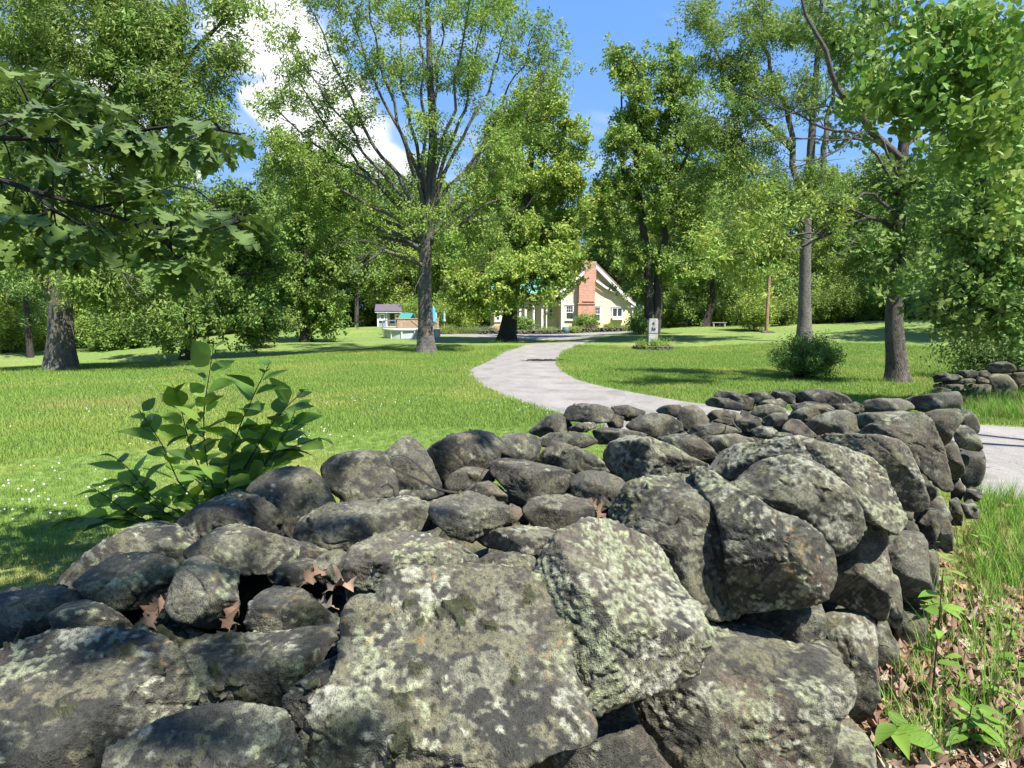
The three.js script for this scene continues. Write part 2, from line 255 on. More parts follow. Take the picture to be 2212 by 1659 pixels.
// mineral, crusts, leafy lichen, moss: what grows where is patchy matter with edges of its own. Returns how far it stands proud (m).
function stoneColour(c, x, y, z, L) {
  const a = noise(x * 5, y * 5, z * 5), b = noise(x * 16 + 9, y * 16, z * 16), d = L.w[0] * noise(x * 52, y * 52 + 4, z * 52), e = L.w[1] * noise(x * 100, y * 100, z * 100 + 7), f = 0;
  let t = clamp(0.42 + 0.8 * a + 0.55 * b + 0.55 * d + 0.5 * e), up = 0;
  const k = L.tone * 0.74;
  let r = lerp(0.050, 0.132, t) * k, g = lerp(0.0495, 0.128, t) * k, bl = lerp(0.040, 0.099, t) * k;
  const br = smooth(0.05, 0.4, noise(x * 4 + 31, y * 4, z * 4 + 3) + 0.35 * b) * L.brown * 0.75;
  r = lerp(r, 0.19 * k, br); g = lerp(g, 0.142 * k, br); bl = lerp(bl, 0.098 * k, br);
  // thin grey-green and olive crusts, the first in rounded spots
  const cr = smooth(0.14, 0.22, 0.7 * noise(x * 11 + 5, y * 11 + 8, z * 11) + 0.5 * noise(x * 34, y * 34 + 2, z * 34) + 0.35 * d + 0.25 * e + L.crust - 0.2);
  r = lerp(r, 0.165 + 0.12 * e, cr * 0.85); g = lerp(g, 0.166 + 0.12 * e, cr * 0.85); bl = lerp(bl, 0.118 + 0.08 * e, cr * 0.85);
  const ol = smooth(0.2, 0.3, 0.7 * noise(x * 14 + 75, y * 14 + 8, z * 14) + 0.5 * d + 0.3 * e + L.crust - 0.12);
  r = lerp(r, 0.130, ol * 0.85); g = lerp(g, 0.122, ol * 0.85); bl = lerp(bl, 0.074, ol * 0.85);
  // leafy pale lichen, ruffled
  const lf = 0.8 * noise(x * 7.5 + 60, y * 7.5, z * 7.5 + 12) + 0.5 * noise(x * 24, y * 24 + 60, z * 24) + 0.5 * d + 0.4 * e + L.lichen - 0.5;
  const ro = rosettes(x, y, z), li = smooth(0.02, 0.07, lf + 0.30 * ro) * smooth(-0.42, -0.2, e + d);
  if (li > 0) {
    const v = clamp(0.68 + 0.75 * e + 0.6 * f + 0.35 * d, 0.3, 1.05), w = smooth(-0.1, 0.2, noise(x * 9, y * 9 + 44, z * 9));
    r = lerp(r, lerp(0.30, 0.36, w) * v, li * 0.9); g = lerp(g, lerp(0.325, 0.365, w) * v, li * 0.9); bl = lerp(bl, lerp(0.20, 0.28, w) * v, li * 0.9);
    up += li * (0.0018 + 0.0022 * e + 0.0014 * f);
  }
  // small pale flecks
  const fl = smooth(0.34, 0.44, e * 0.8 + 0.3 * b) * 0.4; r = lerp(r, 0.30, fl); g = lerp(g, 0.30, fl); bl = lerp(bl, 0.25, fl);
  // moss cushions
  const ms = smooth(0.05, 0.11, 0.75 * noise(x * 12 + 80, y * 12, z * 12 + 33) + 0.55 * noise(x * 38, y * 38, z * 38 + 90) + 0.2 * e + L.moss - 0.5);
  if (ms > 0) { const v = 0.6 + 0.9 * clamp(0.5 + e + 0.7 * f); r = lerp(r, 0.032 * v, ms); g = lerp(g, 0.036 * v, ms); bl = lerp(bl, 0.012 * v, ms); up += ms * (0.008 + 0.004 * e + 0.003 * f); }
  // rusty seams of old catkins
  const ru = smooth(0.03, 0.0, Math.abs(noise(x * 9 + 120, y * 9, z * 9))) * smooth(0.1, 0.25, noise(x * 5, y * 5 + 200, z * 5)) * smooth(-0.1, 0.15, d) * (L.rust ?? 0.7);
  r = lerp(r, 0.30, ru); g = lerp(g, 0.17, ru); bl = lerp(bl, 0.06, ru);
  c[0] = Math.max(0.01, r); c[1] = Math.max(0.01, g); c[2] = Math.max(0.008, bl);
  return up;
}
const UP = new V3(0, 1, 0);
const vary = (l, R) => ({ ...l, tone: l.tone * (0.82 + 0.4 * R()), brown: l.brown * (0.4 + 1.2 * R()), crust: l.crust + 0.16 * (R() - 0.5), lichen: l.lichen + 0.18 * (R() - 0.5), moss: l.moss + 0.1 * (R() - 0.5) }); // no two stones weather alike
function tracedStone(parent, view, depth, o, seed) {
  let A = 0, cx = 0, cy = 0; const n = view.length;
  for (let i = 0; i < n; i++) { const [x1, y1] = view[i], [x2, y2] = view[(i + 1) % n], k = x1 * y2 - x2 * y1; A += k; cx += (x1 + x2) * k; cy += (y1 + y2) * k; }
  cx /= 3 * A; cy /= 3 * A;
  const R = rng(seed * 977 + 5);
  const d = typeof depth === 'function' ? depth(cx, cy) : depth, C = P(cx, cy, d);
  const e3 = EYE.clone().sub(C).normalize(), e1 = new V3().crossVectors(UP, e3).normalize(), e2 = new V3().crossVectors(e3, e1);
  const D = C.distanceTo(EYE);
  const outline = view.map(([x, y]) => { const r = dirOf(x, y).normalize(), q = EYE.clone().addScaledVector(r, D / -r.dot(e3)).sub(C); return [q.dot(e1) * 1.065, q.dot(e2) * 1.065]; });
  const W = Math.sqrt(Math.abs(A) / Math.PI) * D / FPX / 1.02, T = W * (o.T ?? 0.95) * ((o.p ?? 8) > 6 ? 1.12 : 1), top = Math.max(...outline.map((q) => q[1]));
  const facets = [], local = (v) => [v.dot(e1), v.dot(e2), v.dot(e3)];
  const jit = (s) => new V3((R() - 0.5) * s, (R() - 0.5) * s, (R() - 0.5) * s);
  const nt = (o.top ? new V3(...o.top) : UP.clone().add(jit(0.3))).normalize(), lt = local(nt);
  const ht = lt[1] * top * (o.cap ?? 1.0) - lt[2] * T * (o.back ?? 0.45); facets.push([...lt, Math.max(0.3 * W, ht, 0.95 * Math.max(...outline.map(([x, y]) => lt[0] * x + lt[1] * y)))]);
  const flat = e3.clone().setY(0).normalize(), nf = (o.front ? new V3(...o.front) : flat.clone().add(jit(0.5)).add(new V3(0, 0.06, 0))).normalize(); { const lf = local(nf); facets.push([...lf, Math.max(T * (0.8 + 0.2 * R()), 0.97 * Math.max(...outline.map(([x, y]) => lf[0] * x + lf[1] * y)))]); }
  if ((o.p ?? 8) > 6 && !o.front) { const a0 = R() * 6.283; for (let k = 0; k < 3; k++) { // broken faces turned three ways
    const a = a0 + k * 2.094 + (R() - 0.5) * 0.8, t = 0.42 + 0.5 * R(), v = [Math.sin(t) * Math.cos(a), Math.sin(t) * Math.sin(a), Math.cos(t)];
    facets.push([...v, Math.max(T * (0.66 + 0.22 * R()), 0.99 * Math.max(...outline.map(([x, y]) => v[0] * x + v[1] * y)))]);
  } }
  for (let k = 0; k < (o.chips ?? 6); k++) {
    const a = R() * 6.283, e = 0.62 + R() * 0.75, v = [Math.cos(a) * Math.cos(e), Math.sin(a) * Math.cos(e), Math.sin(e)];
    facets.push([...v, Math.max(Math.hypot(v[0] * W, v[1] * W, v[2] * T) * (0.74 + 0.24 * R()), 0.99 * Math.max(...outline.map(([x, y]) => v[0] * x + v[1] * y)))]);
  }
  const px = Math.max(...view.map((q) => q[0])) - Math.min(...view.map((q) => q[0])), py = Math.max(...view.map((q) => q[1])) - Math.min(...view.map((q) => q[1]));
  const N = Math.round(clamp(Math.sqrt(px * py) * 0.463 * (o.q ?? 1.36), 36, 275));
  const g = stoneGeometry({ outline, T, facets, p: (o.p ?? 8) > 6 ? 34 : (o.p ?? 8) * 2.2, N, seed, frame: [e1, e2, e3], origin: C, bump: o.bump ?? 1, look: vary({ tone: 1, brown: 0.4, crust: 0.1, lichen: 0.05, moss: 0, ...o.look }, R) });
  const m = part('stone', g, stoneMat, parent); m.position.copy(C).sub(parent.position); if (o.name) m.name = o.name;
  return m;
}
const topDepth = (h) => (cx, cy) => { const d = dirOf(cx, cy); const t = (h - EYE.y) / d.y; return -d.z * t; };
const faceDepth = (inset, batter = 0.12) => (cx, cy) => { // where the ray meets the near face, which leans a little
  const d = dirOf(cx, cy); let t = 1;
  for (let i = 0; i < 60; i++) { const x = d.x * t, y = EYE.y + d.y * t, z = d.z * t, off = faceOff(x, z) - batter * clamp(1 - y) + inset; t += off * 0.5; if (t < 0.3) t = 0.3; }
  return -d.z * t;
};
const dark = { tone: 0.95, brown: 0.25, crust: 0.2, lichen: -0.06, moss: 0.0 }, pale = { tone: 1.05, brown: 0.45, crust: 0.25, lichen: 0.36, moss: -0.05 }, half = { tone: 0.95, brown: 0.45, crust: 0.2, lichen: 0.12, moss: 0.0 }, brown = { tone: 1.25, brown: 0.9, crust: 0.22, lichen: 0.05, moss: -0.1 }, mossy = { tone: 0.85, brown: 0.35, crust: 0.18, lichen: 0.02, moss: 0.22 }, grey = { tone: 1.15, brown: 0.2, crust: 0.2, lichen: -0.05, moss: -0.05 };
// [crop, height of its middle on the wall (m) or 'f' for the near face, look, shape, outline...]
const WALL = [
  ['A', 0.93, dark, { p: 5, chips: 3 }, 1605,655,1650,590,1750,510,1880,472,2010,505,2090,580,2140,680,2175,760,2060,830,1900,945,1830,880,1800,770,1740,700],
  ['A', 0.92, mossy, { p: 8 }, 1165,850,1300,740,1420,670,1530,645,1650,680,1760,740,1800,820,1830,935,1700,950,1420,960,1260,980,1200,910],
  ['A', 0.88, half, { p: 7, T: 0.8 }, 345,1280,430,1180,560,1060,700,970,860,880,1010,842,1120,870,1190,930,1245,1010,1220,1090,1100,1150,700,1250,520,1300],
  ['A', 0.92, grey, { p: 7, T: 0.8, top: [-0.1, 1, 0.35] }, 490,1240,600,1150,720,1075,860,1045,1010,1060,1130,1110,1175,1190,1110,1290,1060,1345,900,1395,720,1405,600,1340],
  ['A', 0.94, brown, { p: 8, T: 0.9 }, 1080,1390,1110,1280,1160,1180,1220,1090,1300,1068,1390,1110,1440,1155,1525,1165,1520,1300,1530,1450,1500,1530,1300,1510,1150,1470],
  ['A', 0.92, half, { p: 7 }, 1215,1040,1300,970,1420,890,1530,862,1650,890,1800,940,1900,970,1990,1010,1900,1100,1760,1165,1600,1175,1450,1150,1330,1090,1240,1075],
  ['A', 0.86, half, { p: 8, T: 0.8 }, -60,1320,100,1290,300,1265,430,1290,520,1320,500,1400,400,1450,400,1560,200,1600,0,1640,-80,1500],
  ['A', 0.90, half, { p: 7 }, 330,1440,420,1370,560,1345,680,1390,800,1460,855,1520,800,1590,560,1600,380,1580],
  ['A', 0.93, dark, { p: 7 }, 1610,1500,1640,1360,1700,1290,1800,1258,1950,1290,2080,1400,2220,1490,2200,1540,1950,1560,1700,1560],
  ['A', 0.90, half, { p: 7 }, 1740,1190,1830,1120,1950,1075,2060,1100,2050,1230,1900,1260,1780,1250],
  ['A', 0.90, half, {}, 1860,970,2000,975,2100,1020,2150,1050,2080,1110,1930,1100],
  ['C', 0.90, dark, { p: 7 }, 265,1100,330,1040,420,1020,505,1060,510,1200,480,1280,350,1260,280,1200],
  ['B', 0.93, { ...mossy, lichen: 0.08, moss: 0.16 }, { p: 7, T: 0.75, top: [0.05, 1, 0.3] }, -80,820,130,720,350,640,560,620,800,630,960,650,1110,700,1210,830,1300,940,1330,1060,1350,1180,1150,1300,850,1420,720,1600,300,1680,-100,1680],
  ['B', 0.91, { ...mossy, moss: 0.1 }, { p: 7, T: 0.75 }, 1300,830,1370,730,1500,680,1700,650,1966,640,2166,610,2396,580,2546,610,2550,680,2450,720,2400,800,2250,900,2150,980,2080,1060,2050,1160,1800,1160,1560,1190,1400,1190,1330,1000],
  ['B', 0.97, grey, { p: 10, T: 0.75, top: [0.05, 1, 0.45] }, 800,1460,860,1420,1000,1360,1200,1250,1380,1190,1550,1165,1700,1140,1850,1170,1990,1200,2050,1300,2130,1480,2140,1540,1990,1600,1830,1680,800,1700,790,1560],
  ['B', 0.86, { ...mossy, moss: 0.5 }, { p: 5 }, 1000,600,1150,545,1280,550,1450,600,1530,650,1480,720,1300,760,1130,730,1040,680],
  ['B', 0.90, half, {}, 260,1640,400,1580,560,1575,700,1590,780,1640,720,1740,300,1740],
  ['C', 0.96, dark, { p: 5, chips: 3 }, 318,480,380,425,480,390,620,368,740,400,790,480,800,600,790,670,690,680,480,715,420,650,340,600],
  ['C', 0.98, dark, { p: 12, T: 0.7, front: [-0.2, 0.25, 1] }, 735,395,880,280,910,310,980,370,1020,450,1080,590,1060,660,880,660,800,620,770,480],
  ['C', 0.98, dark, { p: 6 }, 1000,385,1050,340,1200,270,1320,243,1420,275,1480,350,1450,450,1400,490,1250,510,1120,590,1040,480],
  ['C', 0.97, dark, { p: 7 }, 1460,320,1500,275,1620,262,1700,290,1730,350,1700,450,1480,450,1440,400],
  ['C', 0.90, dark, { p: 5 }, 1115,600,1150,530,1230,485,1330,480,1420,510,1430,570,1330,620,1200,650,1130,640],
  ['C', 0.95, { ...dark, tone: 0.9, lichen: 0 }, { p: 9 }, 1410,450,1500,430,1700,455,1850,490,1965,545,1930,640,1820,660,1640,700,1560,660,1480,580,1420,520],
  ['C', 0.95, half, { p: 8 }, 1860,460,1880,380,1960,350,2050,390,2130,450,2175,520,2050,530,1960,540,1880,490],
  ['C', 0.93, pale, { p: 8 }, 1710,440,1760,370,1830,315,1940,350,1930,430,1860,480,1780,480],
  ['C', 0.98, dark, { p: 10 }, 1705,315,1800,265,1950,255,2060,285,2110,320,2000,360,1850,355,1750,350],
  ['C', 0.97, dark, { p: 9 }, 1660,255,1740,180,1800,145,1840,138,1900,170,1935,215,1900,270,1750,290],
  ['C', 1.05, dark, { p: 9 }, 1885,150,1920,95,1990,75,2100,78,2180,100,2212,140,2170,190,2050,200,1950,185,1900,180],
  ['C', 1.0, dark, { p: 9 }, 1915,235,1970,200,2080,195,2090,225,2030,255,1950,260],
  ['C', 0.94, grey, { p: 8 }, 1930,590,1980,530,2060,505,2140,520,2250,560,2330,650,2300,760,2150,740,2060,725,1960,680],
  ['C', 0.96, dark, { p: 9 }, 1630,760,1700,690,1780,665,1900,670,2040,695,2070,730,2075,850,2000,890,1850,910,1700,860,1650,800],
  ['C', 0.99, { ...half, tone: 1.3, lichen: -0.05 }, { p: 14, T: 0.85, chips: 1, top: [0.0, 1, 0.16], front: [0.25, -0.35, 1], cap: 0.9 }, 1030,760,1040,710,1150,670,1270,645,1390,690,1515,740,1490,850,1400,890,1290,955,1150,920,1060,830],
  ['C', 0.90, half, { p: 7 }, 1240,640,1320,590,1400,575,1480,620,1540,700,1450,720,1300,690],
  ['C', 0.93, half, { p: 8, T: 0.7 }, 145,920,180,840,280,760,450,715,700,685,900,690,1000,720,1060,800,1050,880,950,900,800,950,650,980,500,1015,300,1010,170,960],
  ['C', 0.90, dark, { p: 10 }, 800,650,900,625,1050,620,1110,660,1000,700,850,695],
  ['C', 0.90, brown, { p: 7 }, 1490,800,1540,720,1600,750,1650,820,1655,875,1500,870],
  ['C', 0.93, { ...brown, tone: 1 }, { p: 8 }, 1320,950,1450,890,1600,865,1780,880,1900,930,1955,970,1850,1020,1700,1050,1500,1020,1380,995],
  ['C', 0.95, { ...grey, tone: 1.0, lichen: 0.0 }, { p: 11, T: 0.8, top: [0.05, 1, 0.12], chips: 2 }, 500,1080,530,1000,650,950,800,900,1000,930,1200,1000,1330,1080,1300,1150,1150,1200,900,1230,760,1240,700,1350,530,1440,495,1250],
  ['C', 0.93, half, { p: 8 }, 1300,1110,1400,1050,1550,1030,1690,1070,1700,1120,1640,1180,1450,1170,1330,1150],
  ['D', 0.93, { tone: 1.0, brown: 0.3, crust: 0.22, lichen: 0.2, moss: 0.14 }, { p: 9, T: 0.72, top: [0.12, 1, 0.5], front: [-0.1, 0.12, 1], chips: 3, cap: 0.95, back: 0.5 }, 580,490,650,420,800,390,830,260,900,190,1030,170,1200,200,1350,165,1550,155,1750,190,1880,230,1940,360,2000,550,2060,650,2070,850,2110,1050,2140,1150,2130,1370,2060,1370,1900,1390,1720,1440,1600,1510,1300,1530,1210,1640,700,1680,250,1680,240,1500,300,1370,420,1160,520,1000,590,800,590,640],
  ['D', 0.92, { ...half, moss: 0.08 }, { p: 8 }, 90,1100,200,980,330,880,450,800,600,740,650,800,600,930,540,1040,480,1150,360,1300,200,1300,120,1250],
  ['F', 0.95, { ...pale, lichen: 0.52 }, { p: 7, T: 0.8, top: [0.5, 1, 0.35], front: [0.35, 0.05, 1] }, 20,150,100,20,200,-60,330,-130,480,-150,620,-100,740,-20,830,80,900,220,960,330,1050,480,1110,620,1080,740,1000,880,850,950,650,1000,520,1030,430,1080,320,1130,220,1150,140,1060,100,900,60,700,-20,480,-60,300],
  ['E', 0.92, { ...half, tone: 0.85, lichen: 0.2, moss: 0.05 }, { p: 7, T: 0.75 }, 205,1010,240,920,340,830,500,780,640,770,730,790,850,890,960,990,1010,1100,1040,1300,1045,1500,1030,1600,960,1650,850,1640,700,1540,600,1400,540,1280,420,1130,300,1085,215,1060],
  ['E', 0.92, { ...half, tone: 0.85, lichen: 0.24 }, { p: 7, T: 0.8, top: [0.45, 1, 0.1] }, 700,760,780,730,840,720,900,790,1030,880,1160,960,1280,1030,1430,1085,1530,1160,1590,1260,1615,1350,1600,1450,1540,1540,1450,1570,1250,1590,1100,1625,1000,1600,980,1400,960,1150,880,960,780,820],
  ['F', 'f', { ...brown, tone: 1.5, lichen: -0.2, crust: 0.05, moss: -0.3 }, { p: 10, T: 0.8, inset: 0.10 }, 1330,590,1500,460,1700,420,1950,380,1990,500,2010,600,1980,690,1920,650,1860,720,1800,738,1700,650,1600,605,1450,600],
  ['F', 'f', { ...brown, tone: 1.35, lichen: 0.08 }, { p: 8, T: 0.75, inset: 0.16 }, 640,1150,700,1000,900,780,1080,700,1150,600,1330,590,1600,660,1800,780,1900,690,2000,680,2050,780,2090,950,2110,1080,2100,1180,2040,1240,2010,1330,1980,1480,1900,1600,1700,1700,1200,1700,1000,1560,850,1450,660,1380,610,1250],
  ['F', 'f', { ...half, lichen: 0.15 }, { p: 8, inset: 0.2 }, 100,1290,300,1100,500,1020,580,1100,650,1300,750,1460,890,1620,800,1720,100,1720,90,1500],
  ['E', 0.95, pale, { p: 7, T: 0.8 }, 155,620,200,550,300,510,420,515,560,560,700,640,830,690,820,730,700,760,600,780,480,800,370,815,250,770,180,720],
  ['E', 0.93, half, { p: 7 }, 500,520,620,490,740,500,850,580,890,640,780,660,640,620],
  ['E', 0.95, { ...pale, lichen: 0.42 }, { p: 7, T: 0.85, top: [0.45, 1, 0.1] }, 1030,840,1080,760,1180,690,1350,655,1500,670,1620,740,1720,850,1790,980,1815,1080,1790,1150,1720,1230,1610,1250,1520,1150,1400,1060,1230,980,1120,910,1050,880],
  ['E', 0.94, { ...pale, lichen: 0.3, brown: 0.7 }, { p: 8, T: 0.6, top: [0.3, 1, 0.05] }, 850,730,900,640,1000,580,1200,545,1400,530,1560,560,1750,600,1880,650,1960,730,2010,880,2060,960,2085,1040,2050,1100,1970,1130,1860,1020,1760,950,1650,850,1500,760,1300,720,1100,760,1000,800],
  ['G', 0.92, { ...half, lichen: 0.12, tone: 1.1 }, { p: 12, T: 0.7, chips: 2, top: [0.25, 1, -0.05], front: [-0.5, -0.2, 1] }, 250,885,500,875,900,895,1050,930,1130,1000,1200,1150,1260,1300,1310,1470,1240,1540,1100,1540,1060,1500,980,1320,880,1130,780,1050,600,980,400,930],
  ['G', 0.92, { ...half, tone: 1.2, lichen: 0.1 }, { p: 12, T: 0.7, chips: 2, top: [0.25, 1, -0.1] }, 680,870,800,790,950,740,1150,690,1270,670,1330,730,1400,860,1460,1000,1500,1150,1540,1350,1440,1370,1380,1290,1250,1180,1180,1060,1100,960,950,920,760,895],
  ['G', 0.95, { ...pale, lichen: 0.22, brown: 0.8 }, { p: 9 }, 1280,680,1400,640,1600,632,1650,700,1620,760,1560,830,1530,920,1450,970,1390,850,1320,740],
  ['G', 1.02, grey, { p: 12, chips: 2 }, 1060,570,1200,510,1400,485,1600,470,1625,540,1620,640,1500,650,1300,650,1150,610],
  ['G', 0.99, { ...half, lichen: 0.15 }, { p: 10 }, 715,600,750,550,900,530,1050,530,1140,560,1200,620,1050,660,900,670,720,670],
  ['G', 0.96, pale, { p: 9 }, 640,690,750,665,950,655,1100,650,1180,690,1000,760,900,800,800,805,700,780],
  ['G', 'f', { ...half, lichen: 0.2 }, { p: 7, d: 4.62, inset: 0.04 }, 1600,650,1700,635,1760,690,1800,780,1790,840,1750,860,1680,820,1630,760],
  ['G', 'f', pale, { p: 8, d: 4.5, inset: 0.02 }, 1560,840,1650,780,1740,820,1790,900,1830,980,1790,1015,1680,1000,1600,970],
  ['G', 'f', { ...dark, tone: 1.1, crust: 0 }, { p: 6, d: 4.75, inset: 0.06, chips: 2 }, 1590,1000,1700,990,1830,1010,1850,1100,1840,1220,1790,1330,1700,1360,1640,1300,1600,1150],
  ['G', 'f', { ...pale, lichen: 0.2 }, { p: 8, inset: 0.08 }, 1440,980,1550,920,1600,990,1650,1150,1660,1220,1590,1270,1520,1270,1480,1150],
  ['G', 'f', half, { p: 7, d: 4.5, inset: 0.1 }, 1530,1300,1600,1260,1650,1350,1640,1440,1600,1490,1540,1460],
  ['G', 'f', half, { p: 7, inset: 0.12 }, 1230,1220,1340,1200,1400,1250,1420,1320,1400,1420,1330,1500,1260,1490,1280,1350],
  ['G', 'f', { ...pale, lichen: 0.2 }, { p: 7, inset: 0.1 }, 1260,1520,1350,1480,1440,1430,1500,1560,1540,1640,1460,1730,1260,1730],
  ['G', 'f', half, { p: 8, d: 4.3, inset: 0.08 }, 1520,1480,1590,1450,1650,1540,1640,1700,1540,1700],
  ['G', 0.97, { ...brown, lichen: 0.1 }, { p: 11, chips: 2 }, 200,770,300,700,450,650,560,640,640,690,660,800,690,840,600,880,400,880,300,850,240,800],
  ['G', 0.96, { ...brown, rust: 2, tone: 1.3 }, { p: 9 }, -40,880,-10,780,60,720,140,740,230,820,300,880,200,910,40,910],
  ['G', 1.04, { ...dark, tone: 1, lichen: 0.1 }, { p: 11, chips: 2 }, 80,560,120,480,200,450,330,440,480,475,580,520,615,570,540,590,440,600,300,600,180,580],
  ['G', 0.98, half, { p: 7 }, 530,640,580,590,650,560,715,590,720,650,640,680],
  ['G', 0.98, half, { p: 7 }, 390,630,450,570,530,575,560,600,530,660,420,660],
  ['G', 0.98, pale, { p: 8 }, 50,670,130,600,240,580,350,610,460,660,350,710,200,715],
  ['G', 'f', half, { p: 8, inset: 0.0 }, 1650,1400,1720,1350,1800,1370,1820,1450,1740,1490,1660,1490],
  ['G', 'f', { ...half, tone: 0.8 }, { p: 8, inset: -0.03 }, 1630,1510,1720,1470,1790,1540,1790,1640,1680,1640],
  ['E', 1.04, dark, { p: 10 }, 815,280,850,255,950,260,1050,300,1040,340,900,320,820,305],
  ['E', 1.03, half, { p: 9 }, 865,250,900,210,1000,215,1080,250,1140,270,1110,335,1050,330,1000,290],
  ['E', 1.04, half, { p: 9 }, 1060,235,1130,220,1200,222,1260,260,1220,300,1120,290],
  ['E', 1.05, half, { p: 9 }, 1235,235,1260,210,1340,212,1390,240,1390,295,1300,285],
  ['E', 1.0, half, { p: 9 }, 1140,300,1200,270,1290,262,1335,290,1320,340,1220,335,1150,330],
  ['E', 1.02, dark, { p: 12 }, 200,315,310,303,420,345,380,395,300,405,240,370],
  ['E', 0.98, dark, { p: 6 }, 295,440,380,380,470,352,570,370,650,420,660,470,560,510,420,520],
  ['E', 1.0, dark, { p: 6 }, 625,370,670,310,740,305,790,340,830,400,800,450,700,475,650,440],
  ['E', 1.01, half, { p: 8 }, 490,340,515,320,570,300,640,305,670,330,640,380,540,375],
  ['E', 0.98, mossy, { p: 7 }, 820,380,860,340,940,335,1000,370,990,415,880,420],
  ['E', 0.97, dark, { p: 7 }, 1000,410,1060,388,1140,395,1180,440,1150,490,1050,480],
  ['E', 0.99, pale, { p: 8 }, 1105,360,1150,310,1250,300,1330,330,1310,390,1200,390],
  ['E', 0.97, dark, { p: 8 }, 1190,390,1260,350,1330,355,1345,400,1290,445,1210,440],
  ['E', 0.96, { ...pale, lichen: 0.5 }, { p: 7 }, 1105,470,1160,440,1240,445,1275,475,1220,520,1140,510],
  ['E', 0.97, dark, { p: 8 }, 850,410,920,382,985,395,1000,430,900,445],
  ['E', 0.95, dark, { p: 8 }, 1240,520,1290,478,1370,490,1400,530,1300,560],
  ['E', 0.96, mossy, { p: 8 }, 690,480,760,430,860,415,960,440,1050,480,900,515,760,515],
  ['E', 0.93, { ...pale, moss: 0.15 }, { p: 7 }, 740,545,850,500,1000,490,1130,530,1030,585,880,595],
  ['E', 0.99, dark, { p: 9 }, 165,400,210,360,280,380,275,445,190,450],
  ['E', 0.95, half, { p: 8 }, 80,470,160,450,300,465,430,490,380,550,220,560,110,550],
  ['E', 0.98, pale, { p: 8 }, 1330,390,1420,330,1520,300,1640,340,1560,390,1420,420],
  ['E', 0.98, half, { p: 8 }, 1620,310,1700,290,1780,300,1800,345,1700,370,1630,355],
  ['E', 1.0, mossy, { p: 8 }, 1360,300,1480,285,1600,300,1650,330,1540,360,1400,350],
  ['H', 'f', { ...brown, tone: 1.1, lichen: 0.12 }, { p: 8, T: 0.75, inset: 0.12 }, 400,190,470,60,500,-10,560,0,610,70,640,160,660,330,690,430,670,560,650,680,590,680,540,650,500,640,400,600,300,560,230,540,260,440,300,380,370,330,460,230],
  ['H', 'f', { ...pale, lichen: 0.3 }, { p: 8, T: 0.7, inset: 0.14 }, 240,700,330,650,450,640,540,640,575,740,588,900,582,1050,600,1180,570,1270,480,1340,390,1370,310,1330,350,1250,340,1000,300,850,250,780],
  ['H', 'f', { ...brown, tone: 1.5, lichen: 0.05 }, { p: 7, T: 0.8, inset: 0.08 }, 645,210,690,160,780,125,870,140,915,200,920,300,930,420,950,520,890,590,820,600,750,570,725,450,690,380,655,300],
  ['H', 'f', pale, { p: 7, inset: 0.05 }, 900,270,960,245,995,310,990,450,950,550,920,420],
  ['H', 'f', { ...pale, lichen: 0.5 }, { p: 8, inset: 0.1 }, 670,390,730,430,755,560,760,700,720,750,640,700,650,560],
  ['H', 'f', { ...half, brown: 0.7 }, { p: 8, inset: 0.08 }, 740,570,830,590,905,610,915,750,895,900,850,970,770,910,715,790],
  ['H', 'f', half, { p: 7, inset: 0.12 }, 580,800,610,710,650,680,690,800,735,860,725,960,680,1050,605,1030,585,900],
  ['H', 'f', half, { p: 7, inset: 0.08 }, 690,1060,760,980,860,960,900,1080,880,1200,830,1250,745,1230],
  ['H', 'f', half, { p: 7, inset: 0.1 }, 570,1200,610,1040,700,1060,770,1170,790,1270,690,1320,590,1320],
  ['H', 'f', { ...brown, tone: 1.3, lichen: 0.15 }, { p: 8, inset: 0.1 }, 190,1560,240,1470,290,1390,420,1350,500,1430,560,1540,580,1700,190,1740],
  ['H', 'f', dark, { p: 7, inset: 0.2 }, 590,-20,700,-30,770,10,770,100,700,150,640,120],
  ['H', 'f', { ...half, tone: 0.8 }, { p: 7, inset: 0.06 }, 850,60,900,-20,1000,-20,1015,100,965,190,895,160],
  ['H', 'f', { ...pale, lichen: 0.2 }, { p: 7, inset: 0.03 }, 990,60,1050,30,1090,130,1085,245,1030,260,1005,180],
];
